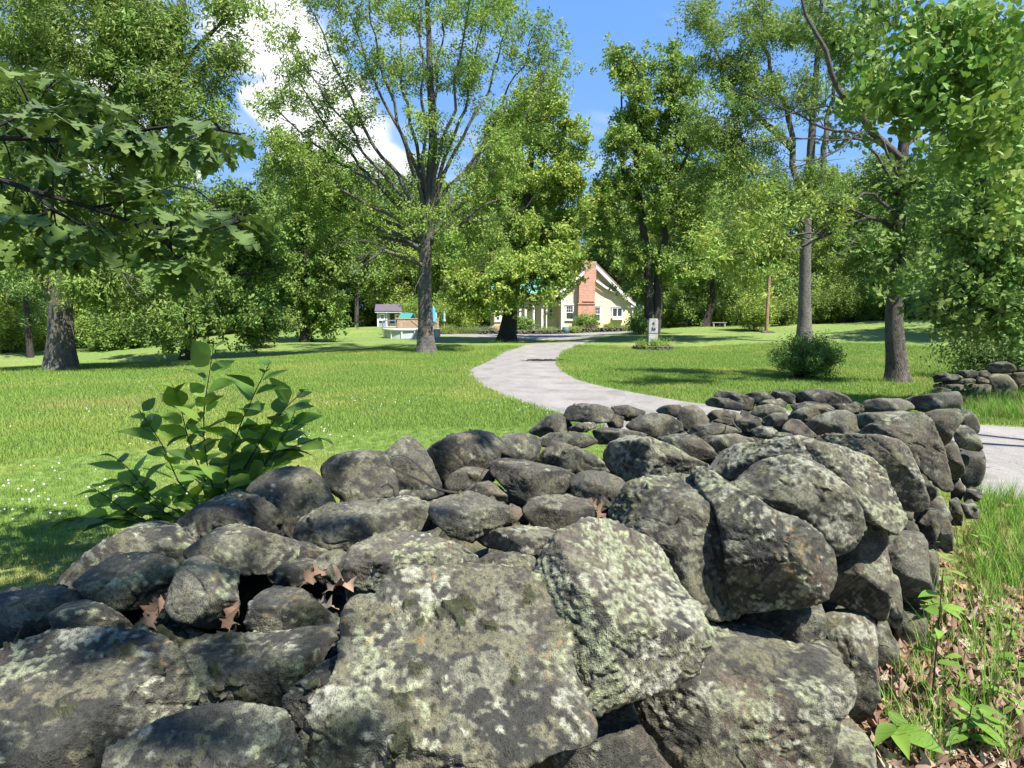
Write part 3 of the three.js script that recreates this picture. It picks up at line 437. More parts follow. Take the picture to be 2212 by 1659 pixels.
{
  const w = thing('stone_wall', 'long low dry stone wall of lichen-covered grey boulders, leafy sapling behind it', 'stone wall', [1.2, 0, -2.2]); w.userData.kind = 'thing';
  WALL.forEach(([crop, h, look, o, ...xy], k) => {
    const view = []; for (let i = 0; i < xy.length; i += 2) view.push(toView(crop, xy[i], xy[i + 1]));
    tracedStone(w, view, o.d ?? (h === 'f' ? faceDepth(o.inset ?? 0.1) : topDepth(h)), { look, ...o }, k + 1);
  });
  // the heart and the far side of the wall, seen only through gaps and from beside
  const R = rng(4242); const heart = [];
  for (let i = 0; i < 12; i++) { const rr = [...Array(9)].map((_, k) => { const a = k / 9 * 6.283; return [Math.cos(a) * (0.9 + 0.25 * R()), Math.sin(a) * (0.75 + 0.25 * R())]; }); heart.push(stoneGeometry({ outline: rr.map(([x, y]) => [x * 0.17, y * 0.17]), T: 0.15, facets: [...Array(5)].map(() => { const v = new V3(R() - 0.5, R() - 0.5, R() - 0.5).normalize(); return [v.x, v.y, v.z, 0.13 + 0.03 * R()]; }), p: 8, N: i < 6 ? 22 : 9, seed: 300 + i, frame: [new V3(1, 0, 0), new V3(0, 1, 0), new V3(0, 0, 1)], origin: new V3(i, 0, 0), look: { ...half, tone: 0.7, brown: 0.6, lichen: -0.3 } })); }
  for (let s = -2.6; s < 4.75; s += 0.3) for (let q = 0.33; q < 1.8; q += 0.26) for (let y = 0.1; y < 0.9; y += 0.215) {
    const a = s + (R() - 0.5) * 0.1, b = q + (R() - 0.5) * 0.08 + (q < 0.5 && y > 0.3 ? 0.08 : 0), gx = F0.x + FD.x * a - FN.x * b, gz = F0.y + FD.y * a - FN.y * b, t = 0.85 + 0.25 * R(), k = Math.floor(R() * 6), e = [R() * 6, R() * 6, R() * 6];
    if (Math.hypot(gx, gz) < 0.5 || q > 1.5 && (s > 2.3 || y > 0.7 && s > 1.2)) continue;
    const m = part('stone', heart[y > 0.7 || q < 0.6 || s < -0.5 ? k : k + 6], stoneMat, w);
    m.position.set(gx - w.position.x, y > 0.7 ? 0.715 : y + (R() - 0.5) * 0.05, gz - w.position.z); m.rotation.set(...e); m.scale.setScalar(y > 0.7 ? 0.8 : t);
  }
  w.children.forEach((m, i) => { m.name = i ? `stone_${String(i).padStart(3, '0')}` : 'stone'; });
  shade(w);
}
// ---------------------------------------------------------------- the second wall, across the drive
const WALL2 = [
  [half, {}, 150,340,200,300,320,283,440,285,520,330,440,355,280,360,170,390], [half, { p: 12 }, 190,400,280,370,440,345,600,332,660,350,655,385,520,398,330,405,230,415],
  [dark, {}, 140,440,180,395,300,410,480,405,560,405,555,490,500,500,360,470,220,455], [half, {}, 130,470,200,445,300,455,380,480,370,520,240,530,150,520], [half, {}, 370,480,460,470,530,500,520,540,400,530],
  [{ ...half, lichen: 0.2 }, { p: 11 }, 545,500,590,410,680,398,800,402,860,425,840,530,740,545,600,535], [{ ...half, lichen: 0.3 }, { p: 11 }, 470,560,560,540,750,550,765,640,720,700,560,700,480,690],
  [{ ...grey, tone: 1.7, lichen: 0.3, crust: 0.5 }, { p: 8 }, 825,330,900,275,980,265,1060,290,1130,360,1175,430,1165,540,1080,580,920,590,870,500,850,410], [{ ...brown, tone: 1.8 }, { p: 8 }, 1080,300,1160,265,1290,262,1350,300,1350,390,1240,410,1170,410,1130,350],
  [{ ...half, tone: 1.4 }, {}, 1175,430,1260,400,1360,390,1360,490,1230,500,1180,480], [half, { p: 7 }, 795,210,850,155,950,130,1060,128,1140,170,1170,230,1100,260,900,260,820,270], [dark, {}, 460,260,500,232,620,235,700,255,690,310,540,335,480,310],
  [dark, {}, 650,300,720,245,800,230,860,290,830,330,700,325], [half, {}, 600,320,660,305,760,320,830,350,830,395,700,400,620,360], [{ ...brown, tone: 1.2 }, {}, 860,270,940,240,1060,240,1120,270,1080,310,900,300],
  [dark, {}, 1170,250,1220,210,1300,195,1380,215,1370,260,1250,275], [half, {}, 760,610,850,530,880,600,850,680,770,670], [{ ...grey, tone: 1.5 }, {}, 1070,630,1200,560,1280,542,1380,560,1400,680,1200,700],
  [dark, {}, 130,320,160,290,300,262,360,280,260,300,180,340], [dark, {}, 120,540,260,520,470,540,470,690,150,700], [dark, {}, 850,560,1000,560,1180,540,1200,640,1000,700,860,690],
  [half, {}, 1340,280,1430,250,1560,270,1600,390,1480,430,1360,400], [half, {}, 1350,420,1480,410,1600,430,1610,560,1480,600,1360,560], [half, {}, 1380,590,1500,560,1640,590,1650,720,1400,720],
];
{
  const at = onGround(2130, 868), w = thing('far_stone_wall', 'short low wall of stacked grey fieldstones at the lawn edge across the driveway', 'stone wall', [at.x, ground(at.x, at.z), at.z]); w.userData.kind = 'thing';
  const back = -at.z + 0.15;
  WALL2.forEach(([look, o, ...xy], k) => {
    const view = []; for (let i = 0; i < xy.length; i += 2) view.push(toView('I', xy[i], xy[i + 1]));
    const cy = view.reduce((s, q) => s + q[1], 0) / view.length;
    tracedStone(w, view, back + clamp((868 - cy) / 100) * 0.35, { look, q: 1.5, ...o }, 500 + k);
  });
  w.children.forEach((m, i) => { m.name = i ? `stone_${String(i).padStart(3, '0')}` : 'stone'; });
  shade(w);
}
// ---------------------------------------------------------------- leaves
const ovate = [[0, 0.012], [0.08, 0.14], [0.22, 0.27], [0.42, 0.31], [0.62, 0.24], [0.8, 0.13], [0.92, 0.05], [1, 0]];
const lance = [[0, 0.01], [0.2, 0.10], [0.5, 0.13], [0.8, 0.07], [1, 0]];
// rows of [along, half width]; the blade folds along its midrib and curls towards its tip
function bladeGeo(rows, len, wide = 1, fold = 0.25, curl = 0.2) {
  const pos = [], idx = [], uv = [];
  rows.forEach(([t, w], i) => { const z = -curl * t * t * len, x = w * len * wide; pos.push(-x, t * len, z + x * fold, 0, t * len, z, x, t * len, z + x * fold); uv.push(0, t, 0.5, t, 1, t); if (i) { const a = (i - 1) * 3, b = i * 3; idx.push(a, a + 1, b, a + 1, b + 1, b, a + 1, a + 2, b + 1, a + 2, b + 2, b + 1); } });
  const g = new THREE.BufferGeometry(); g.setAttribute('position', new THREE.Float32BufferAttribute(pos, 3)); g.setAttribute('uv', new THREE.Float32BufferAttribute(uv, 2)); g.setIndex(idx); g.computeVertexNormals(); return g;
}
// a lobed oak leaf, stalk at the origin
function oakGeo(len, { fold = 0.2, curl = 0.25, wave = 0.06, seed = 1, teeth = true } = {}) {
  const R = rng(seed), half = [[0.012, -0.16], [0.014, 0.0], [0.10, 0.06], [0.05, 0.13], [0.22, 0.20], [0.20, 0.27], [0.27, 0.29], [0.09, 0.33], [0.10, 0.37], [0.30, 0.44], [0.28, 0.50], [0.38, 0.54], [0.12, 0.57], [0.13, 0.62], [0.27, 0.72], [0.22, 0.76], [0.28, 0.82], [0.11, 0.80], [0.09, 0.86], [0.10, 0.93], [0.0, 1.0]].map(([x, y]) => [x * (0.9 + 0.2 * R()), y + 0.01 * (R() - 0.5)]);
  const pos = [], idx = []; // strips from the midrib to the margin
  half.forEach(([x, y], i) => { for (const s of [-1, 0, 1]) { const X = s * x * len, Y = y * len, q = s * 3.1 + y * 9; pos.push(X, Y, Math.abs(X) * fold - curl * y * y * len + wave * len * Math.sin(q * 1.7 + seed) * Math.abs(s) * x * 3); } if (i) { const a = (i - 1) * 3, b = i * 3; idx.push(a, a + 1, b, a + 1, b + 1, b, a + 1, a + 2, b + 1, a + 2, b + 2, b + 1); } });
  const g = new THREE.BufferGeometry(); g.setAttribute('position', new THREE.Float32BufferAttribute(pos, 3)); g.setIndex(idx); g.computeVertexNormals(); return g;
}
const mat4 = (p, dir, roll, s) => { const q = new THREE.Quaternion().setFromUnitVectors(UP, dir.clone().normalize()); q.multiply(new THREE.Quaternion().setFromAxisAngle(UP, roll)); return new THREE.Matrix4().compose(p, q, typeof s === 'number' ? new V3(s, s, s) : s); };
// sprays: a handful of leaves on one twig; crowns are thousands of them
function spray(kind, seed) {
  const R = rng(seed), parts = [], K = { ash: [30, 0.6, 0.15, lance, 1.5], maple: [22, 0.5, 0.12, ovate, 1.25], far: [20, 0.85, 0.20, ovate, 1.2], oak: [18, 0.55, 0.17, null, 1], small: [26, 0.42, 0.05, ovate, 1.1], linden: [16, 0.45, 0.10, ovate, 1.5], willow: [34, 0.75, 0.16, lance, 1.25] }[kind];
  const [n, L, leaf, rows, wide] = K;
  for (let i = 0; i < n; i++) {
    const t = 0.1 + 0.9 * (i + R()) / n, a = i * 2.4 + R(), g = rows ? bladeGeo(kind === 'far' || kind === 'ash' || kind === 'willow' ? [rows[0], rows[Math.floor(rows.length / 2)], rows[rows.length - 1]] : rows.filter((_, k) => k % 2 === 0 || k === rows.length - 1), leaf * (0.7 + 0.6 * R()), wide, 0.3 * R(), 0.5 * R()) : oakGeo(leaf * (0.75 + 0.5 * R()), { seed: i });
    if (g.attributes.uv) g.deleteAttribute('uv');
    const out = new V3(Math.cos(a), 0.35 - (kind === 'ash' || kind === 'willow' || kind === 'linden' ? 0.95 : 0.45) * R(), Math.sin(a)), o = new V3((R() - 0.5) * 0.32 * L, t * L, (R() - 0.5) * 0.32 * L).addScaledVector(out, 0.22 * L * R() * (1.2 - t));
    g.applyMatrix4(mat4(o, out, R() * 6.28, 1)); parts.push(g);
  }
  return mergeGeometries(parts);
}
const SPRAYS = Object.fromEntries(['ash', 'maple', 'far', 'oak', 'small', 'linden', 'willow'].map((k, i) => [k, [spray(k, 10 + i), spray(k, 30 + i)]]));
const leafWhite = leafMat(1, 1, 1, 0.45);
function crownPart(parent, name, kind, list) { // list of {p, dir, s, c}
  const sets = [[], []]; list.forEach((l, i) => sets[i % 2].push(l));
  const both = sets.map((set, k) => {
    const m = new THREE.InstancedMesh(SPRAYS[kind][k], leafWhite, set.length), c = new THREE.Color();
    set.forEach((l, i) => { m.setMatrixAt(i, mat4(l.p, l.dir, l.roll, l.s)); m.setColorAt(i, c.setRGB(...l.c)); });
    m.name = name; m.userData.kind = 'stuff'; parent.add(m); return m;
  });
  return both;
}
// ---------------------------------------------------------------- wood: tapering tubes joined into one mesh
class Wood {
  constructor() { this.pos = []; this.col = []; this.idx = []; this.uv = []; }
  tube(pts, rad, sides = 6, rgb = [0.09, 0.08, 0.07], rough = 0.0, seed = 0) {
    const base = this.pos.length / 3, n = pts.length, S = sides + 1, turns = Math.max(1, Math.round(rad[0] * 6.283 / 0.8)); let N = new V3(1, 0, 0.2), along = 0;
    for (let i = 0; i < n; i++) {
      const T = pts[Math.min(n - 1, i + 1)].clone().sub(pts[Math.max(0, i - 1)]).normalize(); if (i) along += pts[i].distanceTo(pts[i - 1]);
      N.addScaledVector(T, -N.dot(T)).normalize(); const B = new V3().crossVectors(T, N);
      for (let k = 0; k <= sides; k++) {
        const a = (k % sides) / sides * 6.2832, x = Math.cos(a), y = Math.sin(a), q = pts[i], nn = rough ? noise(x * 2.6 + seed, q.y * 1.1, y * 2.6) * 0.55 + noise(x * 7 + seed, q.y * 2.6, y * 7) * 0.8 : 0, r = rad[i] * (1 + rough * nn);
        this.pos.push(q.x + (N.x * x + B.x * y) * r, q.y + (N.y * x + B.y * y) * r, q.z + (N.z * x + B.z * y) * r); this.uv.push(k / sides * turns, along / 0.8);
        const v = rough ? clamp(1 + 0.5 * nn, 0.6, 1.4) : 0.9 + 0.2 * noise(q.x * 3, q.y * 3, q.z * 3 + k);
        this.col.push(rgb[0] * v, rgb[1] * v, rgb[2] * v);
      }
    }
    for (let i = 0; i < n - 1; i++) for (let k = 0; k < sides; k++) { const a = base + i * S + k, b = a + 1; this.idx.push(a, b, a + S, b, b + S, a + S); }
    const tip = this.pos.length / 3, e = pts[n - 1]; this.pos.push(e.x, e.y, e.z); this.col.push(...rgb); this.uv.push(0.5, along / 0.8); for (let k = 0; k < sides; k++) this.idx.push(tip - S + k, tip - S + k + 1, tip);
  }
  geo() { const g = new THREE.BufferGeometry(); g.setAttribute('position', new THREE.Float32BufferAttribute(this.pos, 3)); g.setAttribute('color', new THREE.Float32BufferAttribute(this.col, 3)); g.setAttribute('uv', new THREE.Float32BufferAttribute(this.uv, 2)); g.setIndex(this.idx); g.computeVertexNormals(); return g; }
}
// furrowed bark, 0.8 m a tile
const furrow = (u, v) => { const w = 0.06 * tn(u, v, 6, 5, 1), r = 1 - Math.abs(tn(u + w + 1, v, 22, 5, 2)) * 1.7, q = tn(u, v, 60, 16, 3), m = tn(u, v, 7, 4, 5); return clamp(0.28 + 0.5 * r + 0.28 * q + 0.22 * m); };
const barkTex = noiseTexture(512, (u, v) => { const n = furrow(u, v), g = smooth(0.2, 0.45, tn(u, v, 9, 7, 8) + 0.4 * tn(u, v, 40, 30, 9)) * 0.35, k = 0.28 + 1.0 * n; return [k + g * 0.5, k + g * 0.55, k + g * 0.42]; }, false);
const barkBump = noiseTexture(512, (u, v) => { const n = furrow(u, v); return [n, n, n]; }, false);
const barkMat = new THREE.MeshStandardMaterial({ vertexColors: true, roughness: 0.95, map: barkTex, bumpMap: barkBump, bumpScale: 0.03 });
const GREEN = { ash: [0.210, 0.300, 0.066], dark: [0.165, 0.260, 0.054], maple: [0.230, 0.335, 0.062], bright: [0.275, 0.370, 0.066], mid: [0.205, 0.310, 0.062], blue: [0.160, 0.250, 0.066] };
// trunk and limbs along given lines, twigs grown to points spread through the crown's lobes, leaf sprays at the twigs
function tree(o) {
  const R = rng(o.seed), gauss = () => (R() + R() + R() + R() - 2);
  const map = o.map, base = map(...o.stems[0][0]).clone(); base.y = ground(base.x, base.z) - 0.04;
  const t = thing(o.name, o.label, o.category ?? 'tree', o.local ? [0, 0, 0] : base.toArray(), 0, o.group);
  const org = o.local ? new V3() : base, bark = o.bark ?? [0.105, 0.095, 0.082];
  const nodes = [], stemWood = new Wood(), limbWood = new Wood();
  o.stems.forEach((line, si) => {
    const pts = line.map((q, i) => (si === 0 && i === 0 ? base.clone() : map(...q)).sub(org)), curve = new THREE.CatmullRomCurve3(pts, false, 'centripetal'), L = curve.getLength(), n = Math.max(6, Math.ceil(L / (si ? 0.5 : 0.22)));
    const r0 = Array.isArray(o.r0) ? o.r0[si] ?? o.r0[o.r0.length - 1] : si ? o.r0 * 0.5 : o.r0, P2 = curve.getSpacedPoints(n).map((q, i) => si ? q.add(new V3(noise(i * 0.35, si * 3.1, o.seed), noise(i * 0.35, si * 3.1 + 50, o.seed) * 0.5, noise(i * 0.35, si * 3.1 + 90, o.seed)).multiplyScalar(Math.min(0.35, i * 0.05))) : q), rad = P2.map((q, i) => { const f = i / n; return r0 * (1 - 0.8 * f) * (si === 0 && !o.local ? 1 + 0.55 * Math.exp(-(q.y - P2[0].y) / (1.6 * r0)) : 1); });
    (si ? limbWood : stemWood).tube(P2, rad, si ? 8 : 18, bark, si ? 0.10 : 0.11, o.seed);
    P2.forEach((q, i) => { if (i > n * (o.bare ?? 0.3) || si) nodes.push({ p: q, r: rad[i] }); });
  });
  const unit = o.unit; // metres per picture unit
  const crowns = [];
  for (const set of [o, ...(o.more ?? [])]) {
    const tips = [], leaves = [], spread = set.spread ?? 0.7, per = set.per ?? 9, tint = set.tint ?? GREEN.mid;
    for (const [cx, cy, rx, ry, dz = 0, k = 1] of set.blobs) {
      const rz = (rx + ry) / 2 * unit * 0.85, n = Math.max(3, Math.round((set.tips ?? 1) * k * Math.pow(rx * ry * unit * unit * rz, 0.7) * 2.2));
      for (let i = 0; i < n; i++) { const v = new V3(gauss(), gauss(), gauss()).normalize().multiplyScalar(Math.pow(R(), 0.42)); const q = map(cx + v.x * rx, cy + v.y * ry, dz + v.z * rz / (o.local ? unit : 1)).sub(org); if (o.local ? q.y < 0.6 : q.y < 0.5) continue; tips.push(q); }
    }
    const mid = nodes[0].p; tips.sort((a, b) => a.distanceToSquared(mid) - b.distanceToSquared(mid));
    for (const q of tips) {
      let best = null, cost = 1e9;
      for (const nd of nodes) { const d = nd.p.distanceTo(q) + Math.max(0, nd.p.y - q.y + 0.3) * 1.3; if (d < cost) { cost = d; best = nd; } }
      const d = best.p.distanceTo(q), m1 = best.p.clone().lerp(q, 0.4).add(new V3(gauss() * 0.1 * d, 0.10 * d + gauss() * 0.07 * d, gauss() * 0.1 * d)), curve = new THREE.QuadraticBezierCurve3(best.p, m1, q), seg = d > 1.5 ? 5 : 3, pts = curve.getPoints(seg), r = Math.min(best.r * 0.62, 0.008 + 0.014 * d);
      limbWood.tube(pts, pts.map((_, i) => Math.max(0.004, r * (1 - 0.85 * i / seg))), d > 1.2 ? 5 : 3, bark, 0);
      pts.forEach((p, i) => { if (i) nodes.push({ p, r: Math.max(0.008, r * (1 - 0.85 * i / seg)) }); });
      const dir = q.clone().sub(best.p).normalize(), light = 0.84 + 0.32 * R();
      for (let k = 0; k < per; k++) {
        const p = q.clone().add(new V3(gauss() * spread, gauss() * spread * 0.75, gauss() * spread)); if (k < per * 0.3) p.lerp(curve.getPoint(0.5 + 0.4 * R()), 0.6);
        const v = light * (0.86 + 0.28 * R()), y = 1 + 0.25 * (R() - 0.5);
        leaves.push({ p, dir: dir.clone().multiplyScalar(0.6).add(new V3(gauss(), 0.25 + gauss() * 0.7, gauss())), roll: R() * 6.28, s: (set.leafScale ?? 1) * (0.75 + 0.5 * R()), c: [tint[0] * v * y, tint[1] * v, tint[2] * v] });
      }
    }
    crowns.push([set.leaf ?? 'maple', leaves]); tree.total = (tree.total ?? 0) + leaves.length;
  }
  for (const [r0, ...line] of o.dead ?? []) { // bare grey branches
    const pts = line.map((q) => map(...q).sub(org)), curve = new THREE.CatmullRomCurve3(pts), L = curve.getLength(), n = Math.max(8, Math.ceil(L / 0.3)), P2 = curve.getSpacedPoints(n).map((q) => q.add(new V3(gauss(), gauss(), gauss()).multiplyScalar(0.025))), grey = [0.17, 0.155, 0.135];
    limbWood.tube(P2, P2.map((_, i) => r0 * (1 - 0.85 * i / n)), 5, grey, 0);
    for (let k = Math.floor(n * 0.3); k < n; k++) if (R() < 0.75) { const a = P2[k], along = P2[Math.min(n, k + 1)].clone().sub(P2[k - 1]).normalize(), v = along.add(new V3(gauss(), gauss() + 0.1, gauss()).multiplyScalar(1.1)).normalize(), l = 0.3 + R() * 0.16 * L, e = a.clone().addScaledVector(v, l); e.y += 0.1 * l; limbWood.tube([a, a.clone().lerp(e, 0.5).add(new V3(gauss(), gauss(), gauss()).multiplyScalar(0.08 * l)), e], [r0 * 0.35, r0 * 0.22, 0.003], 3, grey, 0); if (R() < 0.5) { const b = a.clone().lerp(e, 0.5); limbWood.tube([b, b.clone().addScaledVector(new V3(gauss(), gauss(), gauss()).normalize(), l * 0.4)], [r0 * 0.2, 0.003], 3, grey, 0); } }
  }
  part('trunk', stemWood.geo(), barkMat, t); part('branches', limbWood.geo(), barkMat, t);
  for (const [kind, leaves] of crowns) crownPart(t, 'crown', kind, leaves);
  shade(t); tree.tris = (tree.tris ?? 0) + (stemWood.idx.length + limbWood.idx.length) / 3;
  return t;
}
const pix = (depth) => (px, py, dz = 0) => P(px, py, depth + dz);
function photoTree(depth, o) { return tree({ ...o, map: pix(depth), unit: depth / FPX }); }

photoTree(22, { name: 'ash_tree', seed: 1, label: 'big forked tree with thick grey trunk and feathery leaves, standing left of the drive', leaf: 'willow', tint: GREEN.ash, r0: [0.40, 0.22, 0.13, 0.12, 0.1], bare: 0.25, bark: [0.13, 0.115, 0.10], per: 26, spread: 0.65, tips: 1.9,
  stems: [[[132, 800], [131, 700], [135, 630], [165, 560], [220, 440, 0.5], [300, 330, 0.8], [370, 200, 1], [390, 60, 1], [400, -90, 1]], [[125, 660], [95, 600, -0.5], [40, 540, -1], [-60, 470, -2]], [[385, 150, 1], [450, 80, 0.5], [520, 20, 0]], [[230, 430, 0.5], [180, 280, 1], [150, 120, 1.5], [130, -40, 2]], [[300, 330, 0.8], [400, 300, 0], [450, 260, -0.5]]],
  blobs: [[90, 30, 190, 110], [260, 50, 130, 120], [370, 90, 75, 100], [415, 190, 60, 55], [495, 40, 45, 45, 0, 1.2], [480, 130, 35, 35], [100, 210, 190, 110], [300, 210, 110, 90], [310, 340, 130, 70], [430, 280, 50, 45], [60, 400, 120, 90], [200, 470, 110, 60], [60, 560, 70, 50, -1], [250, 590, 110, 60], [360, 570, 90, 70], [300, 660, 110, 50], [170, 620, 50, 30, -1.2]],
  dead: [[0.03, [190, 560, -1], [270, 590, -1.6], [330, 625, -2], [345, 640, -2]], [0.025, [250, 560, -1.2], [275, 610, -1.8], [310, 650, -2.1]], [0.02, [150, 620, -1], [110, 590, -1.4], [135, 560, -1.5]]] });
photoTree(32, { name: 'oak_tree', seed: 2, label: 'dense round-crowned tree with low dark boughs on the lawn behind the big forked tree', leaf: 'maple', leafScale: 1.25, tint: GREEN.dark, r0: 0.32, bare: 0.4, bark: [0.06, 0.055, 0.05], per: 26, spread: 0.85, tips: 1.5,
  stems: [[[406, 775], [408, 690], [425, 600], [450, 500], [470, 430]], [[410, 680], [360, 640, -1], [310, 620, -2]], [[415, 640], [500, 600, -1], [560, 590, -1]]],
  blobs: [[440, 470, 75, 60], [520, 480, 70, 70], [450, 570, 110, 70], [540, 590, 75, 80], [380, 650, 95, 55, -1], [480, 670, 110, 50, -1], [330, 715, 70, 32], [410, 725, 70, 30, -1], [560, 690, 40, 40], [300, 640, 60, 50, 2]] });
photoTree(42, { name: 'maple_tree', seed: 3, label: 'slim tree with a straight dark trunk at the lawn edge, left of the blue playhouse', leaf: 'maple', leafScale: 1.4, tint: GREEN.mid, r0: 0.34, bare: 0.25, bark: [0.05, 0.046, 0.04], per: 26, spread: 0.95, tips: 1.4,
  stems: [[[661, 741], [657, 660], [655, 560], [660, 470], [668, 390]]],
  blobs: [[660, 430, 60, 50], [700, 490, 70, 55], [630, 500, 45, 50], [640, 580, 60, 50], [720, 580, 60, 50], [665, 650, 70, 40], [610, 640, 40, 40], [690, 700, 55, 22], [620, 690, 30, 25]] });
{ // the tall open tree in the middle: many limbs fan out from the crotch
  const limbs = []; const R = rng(91);
  for (const [x, y] of [[585, 300], [575, 215], [640, 170], [630, 90], [680, 30], [735, -10], [790, -30], [850, -20], [905, -60], [960, -40], [1020, -30], [1060, -10], [1105, 20], [1150, 80], [1190, 140], [640, 400], [600, 350], [700, 460], [1090, 330], [1160, 300]]) {
    const s = 1 - (y + 60) / 520, x0 = 922 + (x - 900) * 0.03, y0 = 545 - 130 * R() * s - 20 * s, dz = (R() - 0.5) * 6 * (1 - Math.abs(x - 900) / 500);
    limbs.push([[x0, y0], [lerp(x0, x, 0.16), lerp(y0, y, 0.16) - 4, dz * 0.2], [lerp(x0, x, 0.42), lerp(y0, y, 0.38), dz * 0.55], [lerp(x0, x, 0.75), lerp(y0, y, 0.70), dz * 0.85], [x, y, dz]]);
  }
  limbs.push([[918, 575], [880, 560, -1], [830, 545, -1.5], [790, 570, -2], [760, 600, -2]], [[925, 520], [990, 490, -1], [1040, 450, -1], [1100, 420, -1]], [[920, 545], [850, 500, 1], [770, 490, 2], [690, 520, 2]]);
  const blobs = []; for (const l of limbs.slice(0, 20)) { const [x, y, dz] = l[4]; for (const f of [0.62, 0.86]) blobs.push([lerp(l[0][0], x, f), lerp(l[0][1], y, f), 46, 40, dz * f, 0.5]); blobs.push([x, y, 30, 36, dz, 0.5]); }
  blobs.push([700, 380, 80, 60], [650, 300, 50, 50], [760, 460, 60, 30], [1000, 500, 60, 45, -1], [1060, 430, 60, 50, -1], [940, 270, 50, 25, -1.5, 1.2], [900, 470, 35, 40, -1], [830, 420, 50, 45], [1040, 540, 50, 40], [960, 330, 40, 30, -1]);
  photoTree(29, { name: 'hickory_tree', seed: 4, label: 'tall open-crowned tree with many fanned-out limbs and thin leaves, straight grey trunk on the lawn', leaf: 'ash', leafScale: 0.95, tint: GREEN.maple, r0: [0.36, 0.12, 0.11, 0.12, 0.10, 0.12, 0.10, 0.11], bare: 0.7, bark: [0.125, 0.115, 0.10], per: 13, spread: 0.85, tips: 2.0,
    stems: [[[921, 762], [919, 680], [918, 600], [920, 540], [926, 470], [930, 400], [935, 300], [930, 180], [925, 40], [920, -60]], ...limbs], blobs,
    dead: [[0.035, [915, 575, -1], [870, 545, -1.5], [810, 540, -2], [745, 600, -2.4]], [0.03, [915, 590, -1], [905, 605, -1.3], [890, 640, -1.5]], [0.03, [640, 270, -1], [600, 250, -1.2], [575, 200, -1.3]], [0.03, [1130, 260, -1], [1170, 180, -1.2], [1195, 100, -1.3]], [0.03, [860, 545, -1], [780, 520, -2], [690, 545, -2.5]], [0.025, [1000, 480, -1], [1080, 470, -1.4], [1150, 440, -1.6]], [0.03, [690, 160, 0], [640, 130, -1], [615, 60, -1]]] });
}
photoTree(40, { name: 'maple_tree', seed: 5, label: 'full leafy maple with thick dark trunk beside the driveway before the yellow house', leaf: 'maple', leafScale: 1.3, tint: GREEN.bright, r0: 0.5, bare: 0.3, bark: [0.045, 0.04, 0.035], per: 28, spread: 0.8, tips: 1.6,
  stems: [[[1094, 739], [1100, 690], [1112, 600], [1130, 480], [1145, 360], [1155, 250], [1160, 170]], [[1112, 600], [1060, 560, -1], [1020, 600, -2]], [[1120, 540], [1190, 500, 0], [1250, 510, 0]], [[1112, 600], [1140, 600, -2], [1160, 630, -3]]],
  blobs: [[1150, 220, 45, 50], [1110, 300, 65, 60], [1190, 270, 50, 60], [1215, 340, 60, 60], [1075, 390, 60, 55], [1150, 400, 80, 60], [1225, 430, 55, 55], [1090, 480, 80, 50], [1180, 500, 80, 50], [1220, 505, 40, 32], [1240, 553, 26, 24, -1], [1060, 560, 60, 45], [1130, 580, 80, 40, -2], [1180, 585, 60, 35, -2], [1035, 630, 50, 45, -2], [1130, 640, 70, 28, -3], [1010, 590, 30, 35, -1], [1005, 660, 35, 22, -2], [1190, 610, 22, 18, -2]] });
photoTree(42, { name: 'maple_tree', seed: 6, label: 'twin-stemmed tree behind the granite number post, tops leaning with the wind', leaf: 'maple', leafScale: 1.3, tint: GREEN.maple, r0: [0.36, 0.32, 0.14, 0.14], bare: 0.4, bark: [0.07, 0.062, 0.055], per: 24, spread: 0.85, tips: 1.5,
  stems: [[[1401, 718], [1402, 640], [1398, 560], [1382, 440], [1372, 300], [1378, 150]], [[1416, 719], [1424, 620], [1434, 500], [1442, 380], [1452, 180]], [[1384, 450], [1350, 380, 1], [1340, 250, 1], [1352, 130, 1]], [[1440, 400], [1490, 330, -1], [1500, 250, -1]]],
  blobs: [[1350, 160, 30, 60], [1372, 220, 40, 55], [1440, 150, 38, 55], [1460, 220, 45, 55], [1400, 280, 60, 50], [1335, 300, 50, 60], [1480, 300, 60, 60], [1400, 380, 80, 50], [1330, 420, 55, 50], [1480, 400, 70, 50], [1430, 480, 70, 40], [1320, 510, 40, 40], [1500, 490, 45, 40], [1440, 590, 55, 35], [1385, 640, 35, 25], [1480, 570, 45, 35], [1370, 560, 40, 30]] });
photoTree(33, { name: 'ash_tree', seed: 7, label: 'tall tree splitting into several upright stems, its trunk rising behind the round bush', leaf: 'willow', tint: GREEN.ash, r0: [0.34, 0.2, 0.2, 0.2], bare: 0.6, bark: [0.15, 0.135, 0.12], per: 24, spread: 0.7, tips: 1.6,
  stems: [[[1737, 742], [1739, 600], [1742, 480], [1750, 350], [1760, 200], [1775, 0], [1780, -60]], [[1741, 500], [1722, 400], [1702, 260, 0.5], [1650, 110, 1], [1620, -40, 1]], [[1744, 470], [1775, 360, -0.5], [1800, 200, -0.5], [1820, 40, -0.5]], [[1712, 320], [1650, 260, 1], [1570, 180, 1.5], [1530, 60, 2]]],
  blobs: [[1530, 60, 40, 60], [1570, 140, 60, 70], [1640, 60, 60, 70], [1550, 250, 65, 60], [1650, 190, 65, 65], [1730, 60, 60, 70], [1620, 310, 85, 50], [1740, 190, 40, 60], [1560, 350, 60, 45], [1690, 400, 55, 40], [1810, 120, 40, 60], [1520, 420, 50, 40], [1640, 440, 60, 40], [1770, 400, 35, 60]] });
